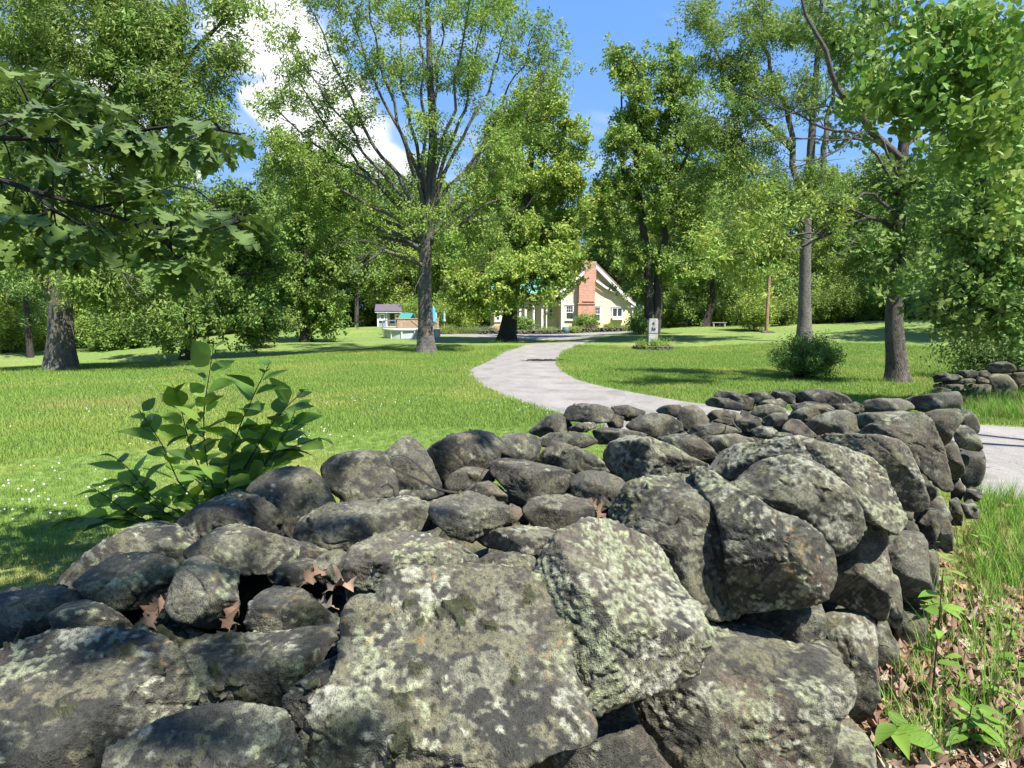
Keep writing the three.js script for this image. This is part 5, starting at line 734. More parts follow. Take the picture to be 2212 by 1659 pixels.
{ // bright heart-shaped leaves hanging in at the upper right
  const base = new V3(9.4, 0, -5.4); base.y = ground(base.x, base.z) - 0.04;
  const R = rng(717), gauss = () => R() + R() + R() + R() - 2, t = thing('linden_tree', 'linden with bright heart-shaped leaves hanging in front of the oak', 'tree', base.toArray());
  const trunk = new Wood(), tc = new THREE.CatmullRomCurve3([new V3(0, 0, 0), new V3(0, 2, 0), new V3(-0.1, 4, 0), new V3(0, 8, 0)]).getSpacedPoints(30); trunk.tube(tc, tc.map((q, i) => 0.16 * (1 - 0.7 * i / 30) * (1 + 0.5 * Math.exp(-q.y / 0.4))), 14, [0.1, 0.09, 0.08], 0.1, 4); part('trunk', trunk.geo(), barkMat, t);
  const wood = new Wood(), Q = (px, py, d) => P(px, py, d).sub(base), curves = [];
  for (const l of [[[2330, 100, 6.7], [2200, 60, 6.5], [2080, 40, 6.5], [1960, 60, 6.7], [1870, 40, 6.9]], [[2330, 160, 6.7], [2210, 150, 6.5], [2100, 150, 6.5], [1980, 190, 6.7], [1890, 210, 6.9]], [[2330, 240, 6.7], [2240, 240, 6.5], [2130, 270, 6.3], [2030, 300, 6.5]], [[2330, 330, 6.7], [2250, 330, 6.5], [2190, 420, 6.3], [2175, 520, 6.3]]]) { const pts = [new V3(0, 3.4 + R() * 0.5, 0), ...l.map((q) => Q(...q))], c = new THREE.CatmullRomCurve3(pts, false, 'centripetal'), q = c.getSpacedPoints(24); wood.tube(q, q.map((_, i) => 0.03 * (1 - 0.88 * i / 24)), 5, [0.06, 0.05, 0.042]); curves.push(c); }
  const geos = [0.2, 0.35, 0.1].map((f, i) => bladeGeo([[0, 0.02], [0.03, 0.2], [0.12, 0.36], [0.28, 0.42], [0.5, 0.36], [0.72, 0.2], [0.9, 0.06], [1, 0]], 0.1, 1 - 0.06 * i, f, 0.2 + 0.15 * i)), mats = leafTones([[0.16, 0.26, 0.045], [0.19, 0.30, 0.05], [0.12, 0.22, 0.04], [0.22, 0.32, 0.06]], 0.5), rest = []; let count = 0;
  for (const [cx, cy, rx, ry, d, n] of [[1940, 60, 80, 50, 6.7, 80], [2060, 60, 90, 60, 6.5, 100], [2160, 80, 70, 70, 6.3, 80], [1900, 190, 45, 35, 6.9, 40], [1980, 200, 70, 45, 6.7, 55], [2090, 200, 90, 55, 6.5, 70], [2180, 220, 60, 70, 6.3, 50], [2090, 300, 70, 35, 6.5, 35], [2190, 400, 30, 70, 6.3, 30]]) for (let i = 0; i < n; i++) {
    const c = Q(cx + gauss() * rx, cy + gauss() * ry, d + gauss() * 0.7); let best = null, bd = 99; for (const cu of curves) for (let j = 6; j <= 24; j++) { const p = cu.getPoint(j / 24), e = p.distanceTo(c); if (e < bd) { bd = e; best = p; } }
    if (i % 4 === 0) wood.tube([best, best.clone().lerp(c, 0.5).add(new V3(0, 0.03, 0)), c], [0.005, 0.004, 0.002], 3, [0.06, 0.05, 0.042]);
    for (let k = 0; k < 3; k++) { const y = new V3(gauss() * 0.8, -0.9 + 0.9 * R(), gauss() * 0.8).normalize(), face = new V3(gauss(), 0.8, gauss() + 0.2).normalize(), x = new V3().crossVectors(y, face).normalize(), z = new V3().crossVectors(x, y), p = c.clone().add(new V3(gauss(), gauss(), gauss()).multiplyScalar(0.07)); if (count >= 300) { rest.push({ p, dir: y, roll: R() * 6, s: 0.62 + 0.25 * R(), c: [0.18 * (0.8 + 0.4 * R()), 0.29, 0.05] }); k = 3; continue; } const m = part('leaf', geos[Math.floor(R() * 3)], mats[Math.floor(R() * 4)], t); m.position.copy(p); m.quaternion.setFromRotationMatrix(new THREE.Matrix4().makeBasis(x, y, z)); m.scale.setScalar(0.55 + 0.4 * R()); m.name = count ? `leaf_${String(count).padStart(3, '0')}` : 'leaf'; count++; }
  }
  part('branches', wood.geo(), barkMat, t); crownPart(t, 'crown', 'linden', rest); shade(t);
}
// ---------------------------------------------------------------- grass and clover: nobody could count it
function tuft(n, len, wide, spread, seed) {
  const R = rng(seed), pos = [], idx = [];
  for (let i = 0; i < n; i++) { const a = R() * 6.283, f = R(), x = Math.cos(a) * spread * f, z = Math.sin(a) * spread * f, b = R() * 6.283, lx = Math.cos(b), lz = Math.sin(b), h = len * (0.6 + 0.5 * R()), bend = h * (0.25 + 0.5 * R()), w = wide * (0.7 + 0.6 * R()), k = pos.length / 3, sx = -lz * w, sz = lx * w; pos.push(x - sx, 0, z - sz, x + sx, 0, z + sz, x - sx * 0.7 + lx * bend * 0.3, h * 0.55, z - sz * 0.7 + lz * bend * 0.3, x + sx * 0.7 + lx * bend * 0.3, h * 0.55, z + sz * 0.7 + lz * bend * 0.3, x + lx * bend, h * 0.95, z + lz * bend); idx.push(k, k + 1, k + 2, k + 1, k + 3, k + 2, k + 2, k + 3, k + 4); }
  const g = new THREE.BufferGeometry(); g.setAttribute('position', new THREE.Float32BufferAttribute(pos, 3)); g.setIndex(idx); g.computeVertexNormals(); return g;
}
const inWall = (x, z) => { const o = faceOff(x, z), a = faceAlong(x, z); return o < 0.06 && o > -1.85 && a > -3 && a < 4.6; };
function sown(name, geo, mat, list, label, category) {
  const m = new THREE.InstancedMesh(geo, mat, list.length), c = new THREE.Color(); list.forEach((l, i) => { m.setMatrixAt(i, new THREE.Matrix4().compose(l.p, new THREE.Quaternion().setFromEuler(new THREE.Euler((l.tilt ?? 0), l.turn, 0)), new V3(l.s, l.s * (l.h ?? 1), l.s))); m.setColorAt(i, c.setRGB(...l.c)); });
  m.name = name; tag(m, label, category, null, 'stuff'); scene.add(m); m.castShadow = m.receiveShadow = true; return m;
}
{
  const R = rng(919), near = [], far = [], white = [], yellow = [], blade = leafMat(1, 1, 1, 0.35, { roughness: 0.8 });
  const colour = (x, z) => { const y = smooth(-0.05, 0.3, fbm(x * 0.35, 1, z * 0.35, 3) + 0.4 * fbm(x * 1.6, 5, z * 1.6, 2)), v = 0.8 + 0.4 * R(), s = smooth(0.16, 0.34, fbm(x * 0.22 + 40, 2, z * 0.3, 3)) * 0.6 * R(); return [lerp(lerp(0.18, 0.26, y), 0.36, s) * v, lerp(lerp(0.285, 0.325, y), 0.31, s) * v, lerp(lerp(0.05, 0.068, y), 0.125, s) * v]; };
  for (let i = 0; i < 150000; i++) {
    const r = 2.2 * Math.pow(34 / 2.2, Math.sqrt(R())), a = (R() - 0.5) * 1.5, x = Math.sin(a) * r, z = -Math.cos(a) * r;
    if (inDrive(x, z) || inWall(x, z) || litterAt(x, z) > 0.25 && R() < litterAt(x, z) * 1.1) continue;
    (r < 9 ? near : far).push({ p: new V3(x, ground(x, z) - 0.004, z), turn: R() * 6.28, s: (r < 9 ? 0.8 : 0.9 + r * 0.02) * (0.75 + 0.5 * R()), h: 0.8 + 0.5 * R(), c: colour(x, z) });
  }
  for (let i = 0; i < 3000; i++) { const r = 6 * Math.pow(6, R()), a = (R() - 0.5) * 1.5, x = Math.sin(a) * r, z = -Math.cos(a) * r, n = fbm(x * 0.3 + 9, 3, z * 0.3, 3); if (inDrive(x, z) || inWall(x, z) || litterAt(x, z) > 0.1 || n + 0.12 * R() < 0.14) continue; (R() < 0.93 ? white : yellow).push({ p: new V3(x, ground(x, z) + 0.045, z), turn: R() * 6, s: 0.8 + 0.6 * R(), c: [0.8, 0.8, 0.72] }); }
  yellow.forEach((l) => { l.c = [0.75, 0.55, 0.04]; });
  sown('lawn_grass', tuft(12, 0.055, 0.0016, 0.06, 3), blade, near, 'short mown green grass blades covering the lawn behind the stone wall', 'grass');
  sown('lawn_grass', tuft(11, 0.065, 0.0035, 0.12, 4), blade, far, 'short mown green grass blades of the lawn along the driveway', 'grass').name = 'far_lawn_grass';
  const head = new THREE.IcosahedronGeometry(0.0075, 0);
  sown('clover_flowers', head, std(1, 1, 1, 0.9), white, 'tiny white clover flower heads scattered over the lawn', 'clover'); sown('yellow_flowers', head, std(1, 1, 1, 0.9), yellow, 'tiny yellow flowers scattered over the lawn', 'flowers');
  // long grass: by the wall's foot, along the far wall, round trunks
  const long = [], push = (x, z, s) => { if (inDrive(x, z)) return; const v = 0.8 + 0.5 * R(), d = R() < 0.12; long.push({ p: new V3(x, ground(x, z) - 0.01, z), turn: R() * 6.28, s: s * (0.7 + 0.6 * R()), h: 0.8 + 0.5 * R(), c: d ? [0.36, 0.28, 0.12] : [0.16 * v, 0.30 * v, 0.04 * v] }); };
  for (let i = 0; i < 300; i++) { const px = 2080 + R() * 200, py = 1045 + Math.pow(R(), 1.5) * 230, q = onGround(px, py); push(q.x, q.z, 0.55); }
  for (let i = 0; i < 110; i++) { const q = onGround(1890 + R() * 400, 1250 + R() * 420); if (!inWall(q.x, q.z)) push(q.x, q.z, 0.55); }
  for (let i = 0; i < 700; i++) { const q = onGround(2010 + R() * 260, 850 + R() * 62); push(q.x, q.z, 0.7); }
  for (const [px, py, w] of [[1940, 832, 0.7], [1970, 836, 1], [2010, 850, 0.8], [921, 763, 0.6], [1094, 741, 1.2], [132, 802, 0.7], [1410, 752, 0.8], [1400, 722, 1.4]]) for (let i = 0; i < 45; i++) { const q = onGround(px, py), a = R() * 6.28, f = w * (0.4 + 0.6 * R()); push(q.x + Math.cos(a) * f, q.z + Math.sin(a) * f, 0.5); }
  for (let i = 0; i < 500; i++) { const c = i % 2 ? driveFar : driveNear, k = Math.floor(R() * (c.length - 2)), q = c[k].clone().lerp(c[k + 1], R()); push(q.x + (R() - 0.5) * 0.3, q.z + (R() - 0.5) * 0.3 + (i % 2 ? -0.12 : 0.12), 0.3); }
  sown('long_grass', tuft(16, 0.36, 0.0032, 0.06, 6), blade, long, 'long uncut grass tufts at the foot of the walls and tree trunks', 'grass');
}
// ---------------------------------------------------------------- leaf litter, twigs and seedlings beside and on the wall
{
  const R = rng(1011), gauss = () => R() + R() + R() + R() - 2, geos = [1, 2, 3, 4, 5, 6].map((i) => oakGeo(0.15, { seed: 10 + i, fold: 0.15 + 0.4 * R(), curl: (R() - 0.4) * 0.8, wave: 0.3 })), mats = [[0.23, 0.15, 0.10], [0.27, 0.19, 0.135], [0.17, 0.105, 0.07], [0.33, 0.26, 0.195], [0.14, 0.09, 0.06]].map(([r, g, b]) => leafMat(r, g, b, 0.12, { roughness: 0.8 }));
  const drop = (p, s, up, label, group) => { const o = new THREE.Mesh(geos[Math.floor(R() * 6)], mats[Math.floor(R() * 5)]); o.name = numbered('fallen_leaf'); o.position.copy(p); o.rotation.set(-Math.PI / 2 + gauss() * up, gauss() * up, R() * 6.28, 'YXZ'); o.rotation.y = R() * 6.28; o.scale.setScalar(s); o.castShadow = o.receiveShadow = true; scene.add(o); tag(o, label, 'leaf', group); return o; };
  let n = 0; for (let k = 0; k < 3000 && n < 260; k++) { const q = onGround(1860 + R() * 370, 1130 + Math.pow(R(), 0.8) * 545); if (inWall(q.x, q.z) || inDrive(q.x, q.z) || R() > litterAt(q.x, q.z) + 0.1) continue; drop(q.clone().add(new V3(0, 0.015 + 0.03 * R(), 0)), 0.75 + 0.5 * R(), 0.18, 'dry brown oak leaf lying in the litter beside the stone wall', 'dry leaves in the litter beside the wall'); n++; }
  const list = []; for (let k = 0; k < 1500; k++) { const q = onGround(1800 + R() * 480, 1090 + R() * 620); if (inDrive(q.x, q.z) || R() > litterAt(q.x, q.z) + 0.05) continue; const c = [0.17 + 0.16 * R(), 0, 0]; c[1] = c[0] * (0.60 + 0.1 * R()); c[2] = c[0] * 0.40; list.push({ p: q.add(new V3(0, 0.004 + 0.012 * R(), 0)), turn: R() * 6.28, tilt: gauss() * 0.25, s: 0.6 + 0.6 * R(), c }); }
  const flat = oakGeo(0.13, { seed: 33, fold: 0.25, curl: 0.2, wave: 0.2 }); flat.rotateX(-Math.PI / 2); sown('leaf_litter', flat, leafMat(1, 1, 1, 0.1, { roughness: 0.85 }), list, 'brown carpet of old oak leaves beside the stone wall', 'leaf litter');
  // leaves caught on the wall: picture place, height of the spot, size
  for (const [px, py, h, s, l] of [[708, 1262, 0.97, 1.0, 'large curled pinkish-brown oak leaf wedged upright between wall stones'], [655, 1248, 0.95, 0.75, 'orange-brown curled leaf beside the large curled leaf on the wall'], [722, 1300, 0.93, 0.7, 'torn brown leaf lying under the large curled leaf on the wall'], [495, 1345, 0.93, 0.7, 'pale twisted oak leaf in a crevice beside the bare twig'], [300, 1345, 0.93, 0.8, 'tan leaf in the gap under the big pale slab'], [330, 1325, 0.92, 0.7, 'rust-brown leaf in the gap under the big pale slab'], [648, 1612, 0.86, 1.1, 'broad brown leaf hanging in the gap beside the smooth front slab'], [1308, 1108, 0.92, 0.85, 'orange-tan oak leaf caught between wall stones below the rounded boulder'], [1290, 1118, 0.9, 0.6, 'brown leaf scrap caught under the orange-tan leaf'], [1640, 925, 0.97, 0.6, 'small orange leaf on top of the wall near its far end'], [1285, 1160, 0.9, 0.6, 'small brown leaf in the dark gap between two wall stones']]) { const p = P(px, py, topDepth(h)(px, py)), o = drop(p, s * 0.72, 0.7, l); o.rotation.set(-1.35 + 0.25 * gauss(), gauss() * 0.4, gauss() * 1.5); o.position.y -= 0.015; }
  // twigs lying on the wall
  const twig = (label, lines, r, rgb) => { const w = new Wood(), pts = lines.map((l) => l.map(([c, x, y, h]) => { const [a, b] = toView(c, x, y); return P(a, b, topDepth(h)(a, b)); })), at = pts[0][0].clone(); pts.forEach((l, i) => { const q = new THREE.CatmullRomCurve3(l.map((p) => p.sub(at))).getSpacedPoints(12); w.tube(q, q.map((_, k) => (i ? r * 0.6 : r) * (1 - 0.6 * k / 12)), 6, rgb); }); const m = part('x', w.geo(), barkMat, scene); m.name = numbered('twig'); m.position.copy(at); tag(m, label, 'twig'); shade(m); };
  twig('forked bare grey twig lying across the dark boulders on the wall', [[['C', 1215, 655, 1.02], ['C', 1100, 635, 1.02], ['C', 900, 545, 1.04], ['C', 740, 470, 1.06]], [['C', 1215, 655, 1.02], ['C', 1300, 610, 1.03], ['C', 1370, 500, 1.07], ['C', 1410, 470, 1.08]], [['C', 1410, 470, 1.08], ['C', 1380, 400, 1.1], ['C', 1305, 315, 1.12]], [['C', 1410, 470, 1.08], ['C', 1430, 420, 1.09], ['C', 1450, 385, 1.1]], [['C', 1080, 625, 1.02], ['C', 960, 490, 1.06], ['C', 830, 405, 1.08], ['C', 770, 415, 1.08]]], 0.006, [0.14, 0.12, 0.10]);
  twig('short reddish broken twig on the mossy stone', [[['B', 1480, 700, 0.945], ['B', 1640, 640, 0.95], ['B', 1800, 650, 0.95], ['B', 1960, 660, 0.95]], [['B', 1640, 640, 0.95], ['B', 1560, 615, 0.948]]], 0.007, [0.16, 0.10, 0.09]);
  twig('thin grey stick leaning in the gap under the dark left slab', [[['B', 90, 760, 0.98], ['B', 115, 680, 1.0], ['B', 155, 580, 1.03]]], 0.0045, [0.16, 0.14, 0.12]);
  twig('weathered grey stub of wood between lichen boulders', [[['E', 840, 730, 1.0], ['E', 880, 670, 1.02], ['E', 920, 630, 1.03]]], 0.012, [0.17, 0.155, 0.14]);
  twig('curved pale twig among the small stones near the wall end', [[['E', 1040, 470, 1.0], ['E', 1000, 430, 1.03], ['E', 980, 375, 1.06]]], 0.006, [0.2, 0.18, 0.15]);
  // seedlings in the litter
  const mats2 = leafTones([[0.15, 0.28, 0.035], [0.19, 0.32, 0.045], [0.12, 0.22, 0.03]], 0.45), lf = [bladeGeo(ovate, 0.09, 0.9, 0.2, 0.2), bladeGeo(ovate, 0.09, 0.7, 0.3, 0.3)];
  const seedling = (hx, hy, h, n, spread, label, size = 1) => { const [a, b] = toView('H', hx, hy), q = onGround(a, b), t = thing('seedling', label, 'seedling', q.toArray()), w = new Wood(), lean = new V3(gauss() * 0.1, 1, gauss() * 0.1).normalize(); w.tube([new V3(0, -0.01, 0), lean.clone().multiplyScalar(h * 0.5), lean.clone().multiplyScalar(h)], [0.004, 0.003, 0.0015], 5, [0.10, 0.12, 0.04]); part('stem', w.geo(), barkMat, t); for (let i = 0; i < n; i++) { const f = n > 5 ? 0.35 + 0.65 * i / (n - 1) : 0.85 + 0.15 * R(), al = i * 2.5 + R(), y = new V3(Math.cos(al), 0.25 - 0.3 * R(), Math.sin(al)).normalize(), x = new V3().crossVectors(y, new V3(gauss() * 0.3, 1, gauss() * 0.3)).normalize(), z = new V3().crossVectors(x, y), m = part('leaf', lf[i % 2], mats2[Math.floor(R() * 3)], t); m.position.copy(lean).multiplyScalar(h * f).addScaledVector(y, 0.008); m.quaternion.setFromRotationMatrix(new THREE.Matrix4().makeBasis(x, y, z)); m.scale.setScalar(spread * size * (0.75 + 0.5 * R())); if (i) m.name = `leaf_${String(i).padStart(3, '0')}`; } shade(t); };
  seedling(945, 1290, 0.62, 9, 1.0, 'tall thin seedling with paired bright leaves standing against the wall face'); seedling(1150, 1560, 0.2, 6, 1.1, 'broad-leaved seedling in the leaf litter'); seedling(1240, 1540, 0.16, 5, 1.0, 'low seedling with drooping leaves in the litter'); seedling(1380, 760, 0.12, 6, 0.7, 'small round-leaved weed by the grass at the litter edge'); seedling(1500, 1130, 0.15, 7, 0.7, 'weed with small bright leaves among dry leaves'); seedling(1100, 1230, 0.22, 8, 0.6, 'dark narrow-leaved seedling at the foot of the wall'); seedling(1330, 1320, 0.12, 5, 0.6, 'small clover-like weed in the litter'); seedling(700, 1600, 0.14, 4, 1.6, 'two long arching leaves at the foot of the wall'); seedling(1470, 1390, 0.1, 5, 0.6, 'little weed beside a broad dry leaf'); seedling(1240, 280, 0.14, 6, 0.9, 'pale round leaves at the edge of the long grass'); seedling(1450, 900, 0.13, 6, 0.7, 'weed with oval leaves by the long grass'); seedling(1010, 900, 0.24, 5, 1.2, 'seedling with long pale leaves beside the wall face');
}
// ---------------------------------------------------------------- things built by hand: boxes, bars and prisms joined into one part
const box = (x0, x1, y0, y1, z0, z1) => { const g = new THREE.BoxGeometry(x1 - x0, y1 - y0, z1 - z0); g.translate((x0 + x1) / 2, (y0 + y1) / 2, (z0 + z1) / 2); return g; };
const prism = (pts, z0, z1) => { const s = new THREE.Shape(pts.map(([x, y]) => new THREE.Vector2(x, y))), g = new THREE.ExtrudeGeometry(s, { depth: z1 - z0, bevelEnabled: false }); g.translate(0, 0, z0); return g; };
const slab = (x0, y0, x1, y1, t, z0, z1) => { const dx = x1 - x0, dy = y1 - y0, l = Math.hypot(dx, dy), nx = -dy / l * t, ny = dx / l * t; return prism([[x0, y0], [x1, y1], [x1 + nx, y1 + ny], [x0 + nx, y0 + ny]], z0, z1); };
const cyl = (x, y0, y1, z, r0, r1 = r0, n = 14) => { const g = new THREE.CylinderGeometry(r1, r0, y1 - y0, n); g.translate(x, (y0 + y1) / 2, z); return g; };
const joined = (list) => mergeGeometries(list.map((g) => { const q = g.index ? g.toNonIndexed() : g; for (const k of Object.keys(q.attributes)) if (!['position', 'normal', 'uv'].includes(k)) q.deleteAttribute(k); return q; }));
const white = std(0.74, 0.74, 0.72, 0.6), glass = new THREE.MeshPhysicalMaterial({ color: new THREE.Color().setRGB(0.05, 0.06, 0.07), roughness: 0.08, metalness: 0 });
// window on a wall that faces +z: frame with head and sill, sash bars and dark panes, each pane a sub-part
function windowPart(parent, x0, x1, y0, y1, z, cols = 1, rows = 2, grid = 0) {
  const t = 0.11, f = part('window', joined([box(x0 - t, x0, y0 - t, y1 + t, z, z + 0.06), box(x1, x1 + t, y0 - t, y1 + t, z, z + 0.06), box(x0, x1, y1, y1 + t, z, z + 0.062), box(x0 - t * 1.3, x1 + t * 1.3, y1 + t, y1 + t + 0.05, z, z + 0.1), box(x0, x1, y0 - t, y0, z, z + 0.062), box(x0 - t * 1.3, x1 + t * 1.3, y0 - t - 0.05, y0 - t, z, z + 0.12)]), white, parent), w = (x1 - x0) / cols, h = (y1 - y0) / rows, bars = [];
  for (let i = 0; i < cols; i++) for (let j = 0; j < rows; j++) part('pane', box(x0 + i * w + 0.03, x0 + (i + 1) * w - 0.03, y0 + j * h + 0.03, y0 + (j + 1) * h - 0.03, z + 0.008, z + 0.016), glass, f);
  for (let i = 1; i < cols; i++) bars.push(box(x0 + i * w - 0.035, x0 + i * w + 0.035, y0, y1, z + 0.004, z + 0.05)); for (let j = 1; j < rows; j++) bars.push(box(x0, x1, y0 + j * h - 0.035, y0 + j * h + 0.035, z + 0.003, z + 0.048));
  if (grid) { for (let i = 1; i < 3; i++) bars.push(box(x0 + (x1 - x0) * i / 3 - 0.012, x0 + (x1 - x0) * i / 3 + 0.012, y0 + h, y1, z + 0.005, z + 0.03)); bars.push(box(x0, x1, y0 + h * 1.5 - 0.012, y0 + h * 1.5 + 0.012, z + 0.006, z + 0.031)); }
  if (bars.length) part('sash_bars', joined(bars), white, f);
  return f;
}
// lapped boards over a wall outline: each course leans out a little; too fine to pick apart from here
function clapboards(parent, mat, test, x0, x1, y0, y1, z, step = 0.13) {
  const list = []; for (let y = y0; y < y1; y += step) { const [a, b] = test(y, y + step); if (b - a < 0.05) continue; const s = prism([[0, 0], [0.03, 0.0], [0.012, step * 1.04], [0, step * 1.04]], 0, b - a); s.rotateY(-Math.PI / 2); s.translate(0, 0, 0); s.rotateY(Math.PI); s.rotateY(Math.PI); s.translate(b, y, z); list.push(s); }
  const m = part('clapboards', joined(list), mat, parent); m.userData.kind = 'stuff'; return m;
}
const yellow = std(0.76, 0.70, 0.45, 0.75), trim = std(0.72, 0.72, 0.70, 0.6), shingle = std(0.20, 0.155, 0.125, 0.95), greenMetal = std(0.10, 0.30, 0.24, 0.5);
const brickTex = noiseTexture(256, (u, v) => { const row = Math.floor(v * 24), off = (row % 2) * 0.5, cx = u * 8 + off, fx = cx - Math.floor(cx), fy = v * 24 - row, j = fx < 0.05 || fy < 0.14, h = perm[(Math.floor(cx) % 8 * 7 + row * 13) & 255] / 255, n = 0.8 + 0.35 * h + 0.2 * tn(u, v, 60, 60, 2); return j ? [0.52, 0.46, 0.40] : [0.50 * n, 0.225 * n, 0.145 * n]; }, false);
{ // the house; x across the gable wall, z out of it
  const c = (x, y) => [(1350 + x * 0.31646) * 0.73733, (700 + y * 0.31646) * 0.73733]; // from the enlarged crop of the house
  const D = 58, k = D / FPX, [gx] = c(1255, 0), at = P(gx, 712, D), gy = ground(at.x, at.z) - 0.05;
  const h = thing('yellow_house', 'yellow clapboard house with brick chimney and white trim at the end of the drive', 'house', [at.x, gy, at.z], 0.10);
  const X = (x) => (c(x, 0)[0] - gx) * k, Y = (y) => (713 - c(0, y)[1]) * k; // metres in the gable plane
  const xl = X(940), xr = X(1585), pk = X(1215), py = Y(225), ey = Y(600), exr = X(1620), ly = Y(520), exl = X(850);
  const body = [[xl, -0.1], [xr, -0.1], [xr, ey + 0.05], [X(1440), Y(470)], [pk, py], [exl + 0.6, ly + 0.4], [xl, ly]];
  part('wall', joined([prism([[xl, -0.2], [xr, -0.2], [xr, ey], [X(1480), Y(490)], [pk, py - 0.12], [xl, ly + 0.55]], -9, 0)]), yellow, h);
  const edgeAt = (y, poly) => { let a = 1e9, b = -1e9; for (let i = 0; i < poly.length; i++) { const [x1, y1] = poly[i], [x2, y2] = poly[(i + 1) % poly.length]; if ((y1 - y) * (y2 - y) <= 0 && y1 !== y2) { const x = x1 + (x2 - x1) * (y - y1) / (y2 - y1); a = Math.min(a, x); b = Math.max(b, x); } } return [a, b]; };
  const gable = [[xl, -0.2], [xr, -0.2], [xr, ey], [X(1480), Y(490)], [pk, py - 0.15], [xl, ly + 0.55]];
  clapboards(h, yellow, (y0, y1) => { const [a, b] = edgeAt(y0 + 0.01, gable), [a2, b2] = edgeAt(Math.min(y1, py - 0.16), gable); return [Math.max(a, a2), Math.min(b, b2)]; }, xl, xr, -0.1, py - 0.2, 0.003);
  part('corner_board', box(xr - 0.02, xr + 0.14, -0.15, ey - 0.05, -0.2, 0.06), trim, h); part('corner_board', box(xl - 0.16, xl + 0.12, -0.15, ly + 0.3, -0.2, 0.065), trim, h);
  // main roof with its rake boards, and the lower swept roof on the right
  const roof = part('roof', joined([slab(X(1560), Y(555), pk, py, -0.16, -9.3, 0.42), slab(pk, py, exl, ly, -0.16, -9.3, 0.42)]), shingle, h);
  part('rake_board', joined([slab(X(1560), Y(555) - 0.02, pk, py - 0.02, 0.26, 0.43, 0.50), slab(pk, py - 0.02, exl, ly - 0.02, 0.26, 0.43, 0.50)]), trim, roof);
  const low = part('lower_roof', joined([slab(exr, ey, X(1480), Y(500), -0.12, -9.2, 0.28), slab(X(1480), Y(500), X(1340), Y(440), -0.12, -9.2, 0.28), slab(X(1340), Y(440), X(1245), Y(375), -0.12, -9.2, 0.28)]), shingle, h);
  part('rake_board', joined([slab(exr, ey - 0.03, X(1480), Y(500) - 0.03, 0.17, 0.282, 0.36), slab(X(1480), Y(500) - 0.03, X(1340), Y(440) - 0.03, 0.17, 0.283, 0.362), slab(X(1340), Y(440) - 0.03, X(1245), Y(375) - 0.03, 0.17, 0.284, 0.364), box(exr - 0.5, exr, ey - 0.25, ey - 0.06, -9, 0.3)]), trim, low);
  part('downpipe', joined([box(xr + 0.02, xr + 0.1, 0, ey - 0.3, 0.08, 0.16)]), trim, h);
  // chimney: broad stack with stepped shoulders and two corbel bands
  const brickMat = new THREE.MeshStandardMaterial({ map: brickTex, roughness: 0.9 }), ch = [box(X(1070), X(1225), -0.2, Y(590), 0.0, 0.62), box(X(1078), X(1225), Y(590), Y(385), 0.0, 0.56), box(X(1125), X(1235), Y(385), Y(215), 0.02, 0.5), box(X(1065), X(1230), Y(600), Y(590), 0.0, 0.68), box(X(1110), X(1220), Y(575), Y(566), 0.0, 0.62)];
  ch.forEach((g) => { const p = g.attributes.position, n = g.attributes.normal, u = g.attributes.uv; for (let i = 0; i < p.count; i++) { u.setXY(i, (Math.abs(n.getX(i)) > 0.5 ? p.getZ(i) : p.getX(i)) / 1.7, p.getY(i) / 1.8); } }); part('chimney', joined(ch), brickMat, h);
  windowPart(h, X(972), X(1030), Y(732), Y(615), 0.03, 1, 2, 1); windowPart(h, X(1228), X(1283), Y(748), Y(628), 0.03, 1, 2, 1);
  windowPart(h, X(1405), X(1490), Y(708), Y(636), 0.03, 2, 1); part('window_box', box(X(1398), X(1502), Y(740), Y(722), 0.05, 0.38), trim, h);
  // the wing to the left with its porch
  const wl = X(330), fz = -2.6, we = Y(545), rid = Y(330);
  part('wing_wall', prism([[0, -0.2], [5.5, -0.2], [5.5, we], [2.75, rid], [0, we]], 0, xl - wl).rotateY(Math.PI / 2).translate(wl, 0, fz), yellow, h);
  clapboards(h, yellow, (y0) => y0 < we - 0.1 ? [wl, xl - 0.17] : [0, 0], wl, xl, -0.1, we, fz + 0.003);
  const wr = part('wing_roof', joined([0, 1].map((s) => { const g = slab(s ? 5.9 : -0.4, we - 0.2, 2.75, rid + 0.05, s ? -0.14 : 0.14, 0, xl - wl + 0.3); g.rotateY(Math.PI / 2); g.translate(wl - 0.2, 0, fz); return g; })), greenMetal, h);
  const seams = []; for (let x = wl; x < xl; x += 0.45) { const g = slab(-0.4, we - 0.06, 2.75, rid + 0.19, 0.04, 0, 0.03); g.rotateY(Math.PI / 2); g.translate(x, 0, fz); seams.push(g); } part('roof_seams', joined(seams), greenMetal, wr);
  const pw0 = X(500), porch = part('porch', joined([box(pw0, xl - 0.2, -0.15, 0.12, fz + 0.04, fz + 2.1)]), std(0.45, 0.43, 0.40, 0.8), h);
  const pr = slab(-2.35, we - 0.35, 0.02, we + 0.45, 0.12, 0, xl - pw0 + 0.2); pr.rotateY(Math.PI / 2); pr.translate(pw0 - 0.1, 0, fz); part('porch_roof', pr, shingle, porch);
  part('porch_beam', box(pw0, xl - 0.2, we - 0.55, we - 0.37, fz + 1.9, fz + 2.05), trim, porch);
  for (const x of [510, 555, 605, 680, 760]) part('porch_column', joined([box(X(x) - 0.09, X(x) + 0.09, 0.12, we - 0.56, fz + 1.9, fz + 2.06), box(X(x) - 0.13, X(x) + 0.13, 0.125, 0.3, fz + 1.86, fz + 2.1)]), trim, porch);
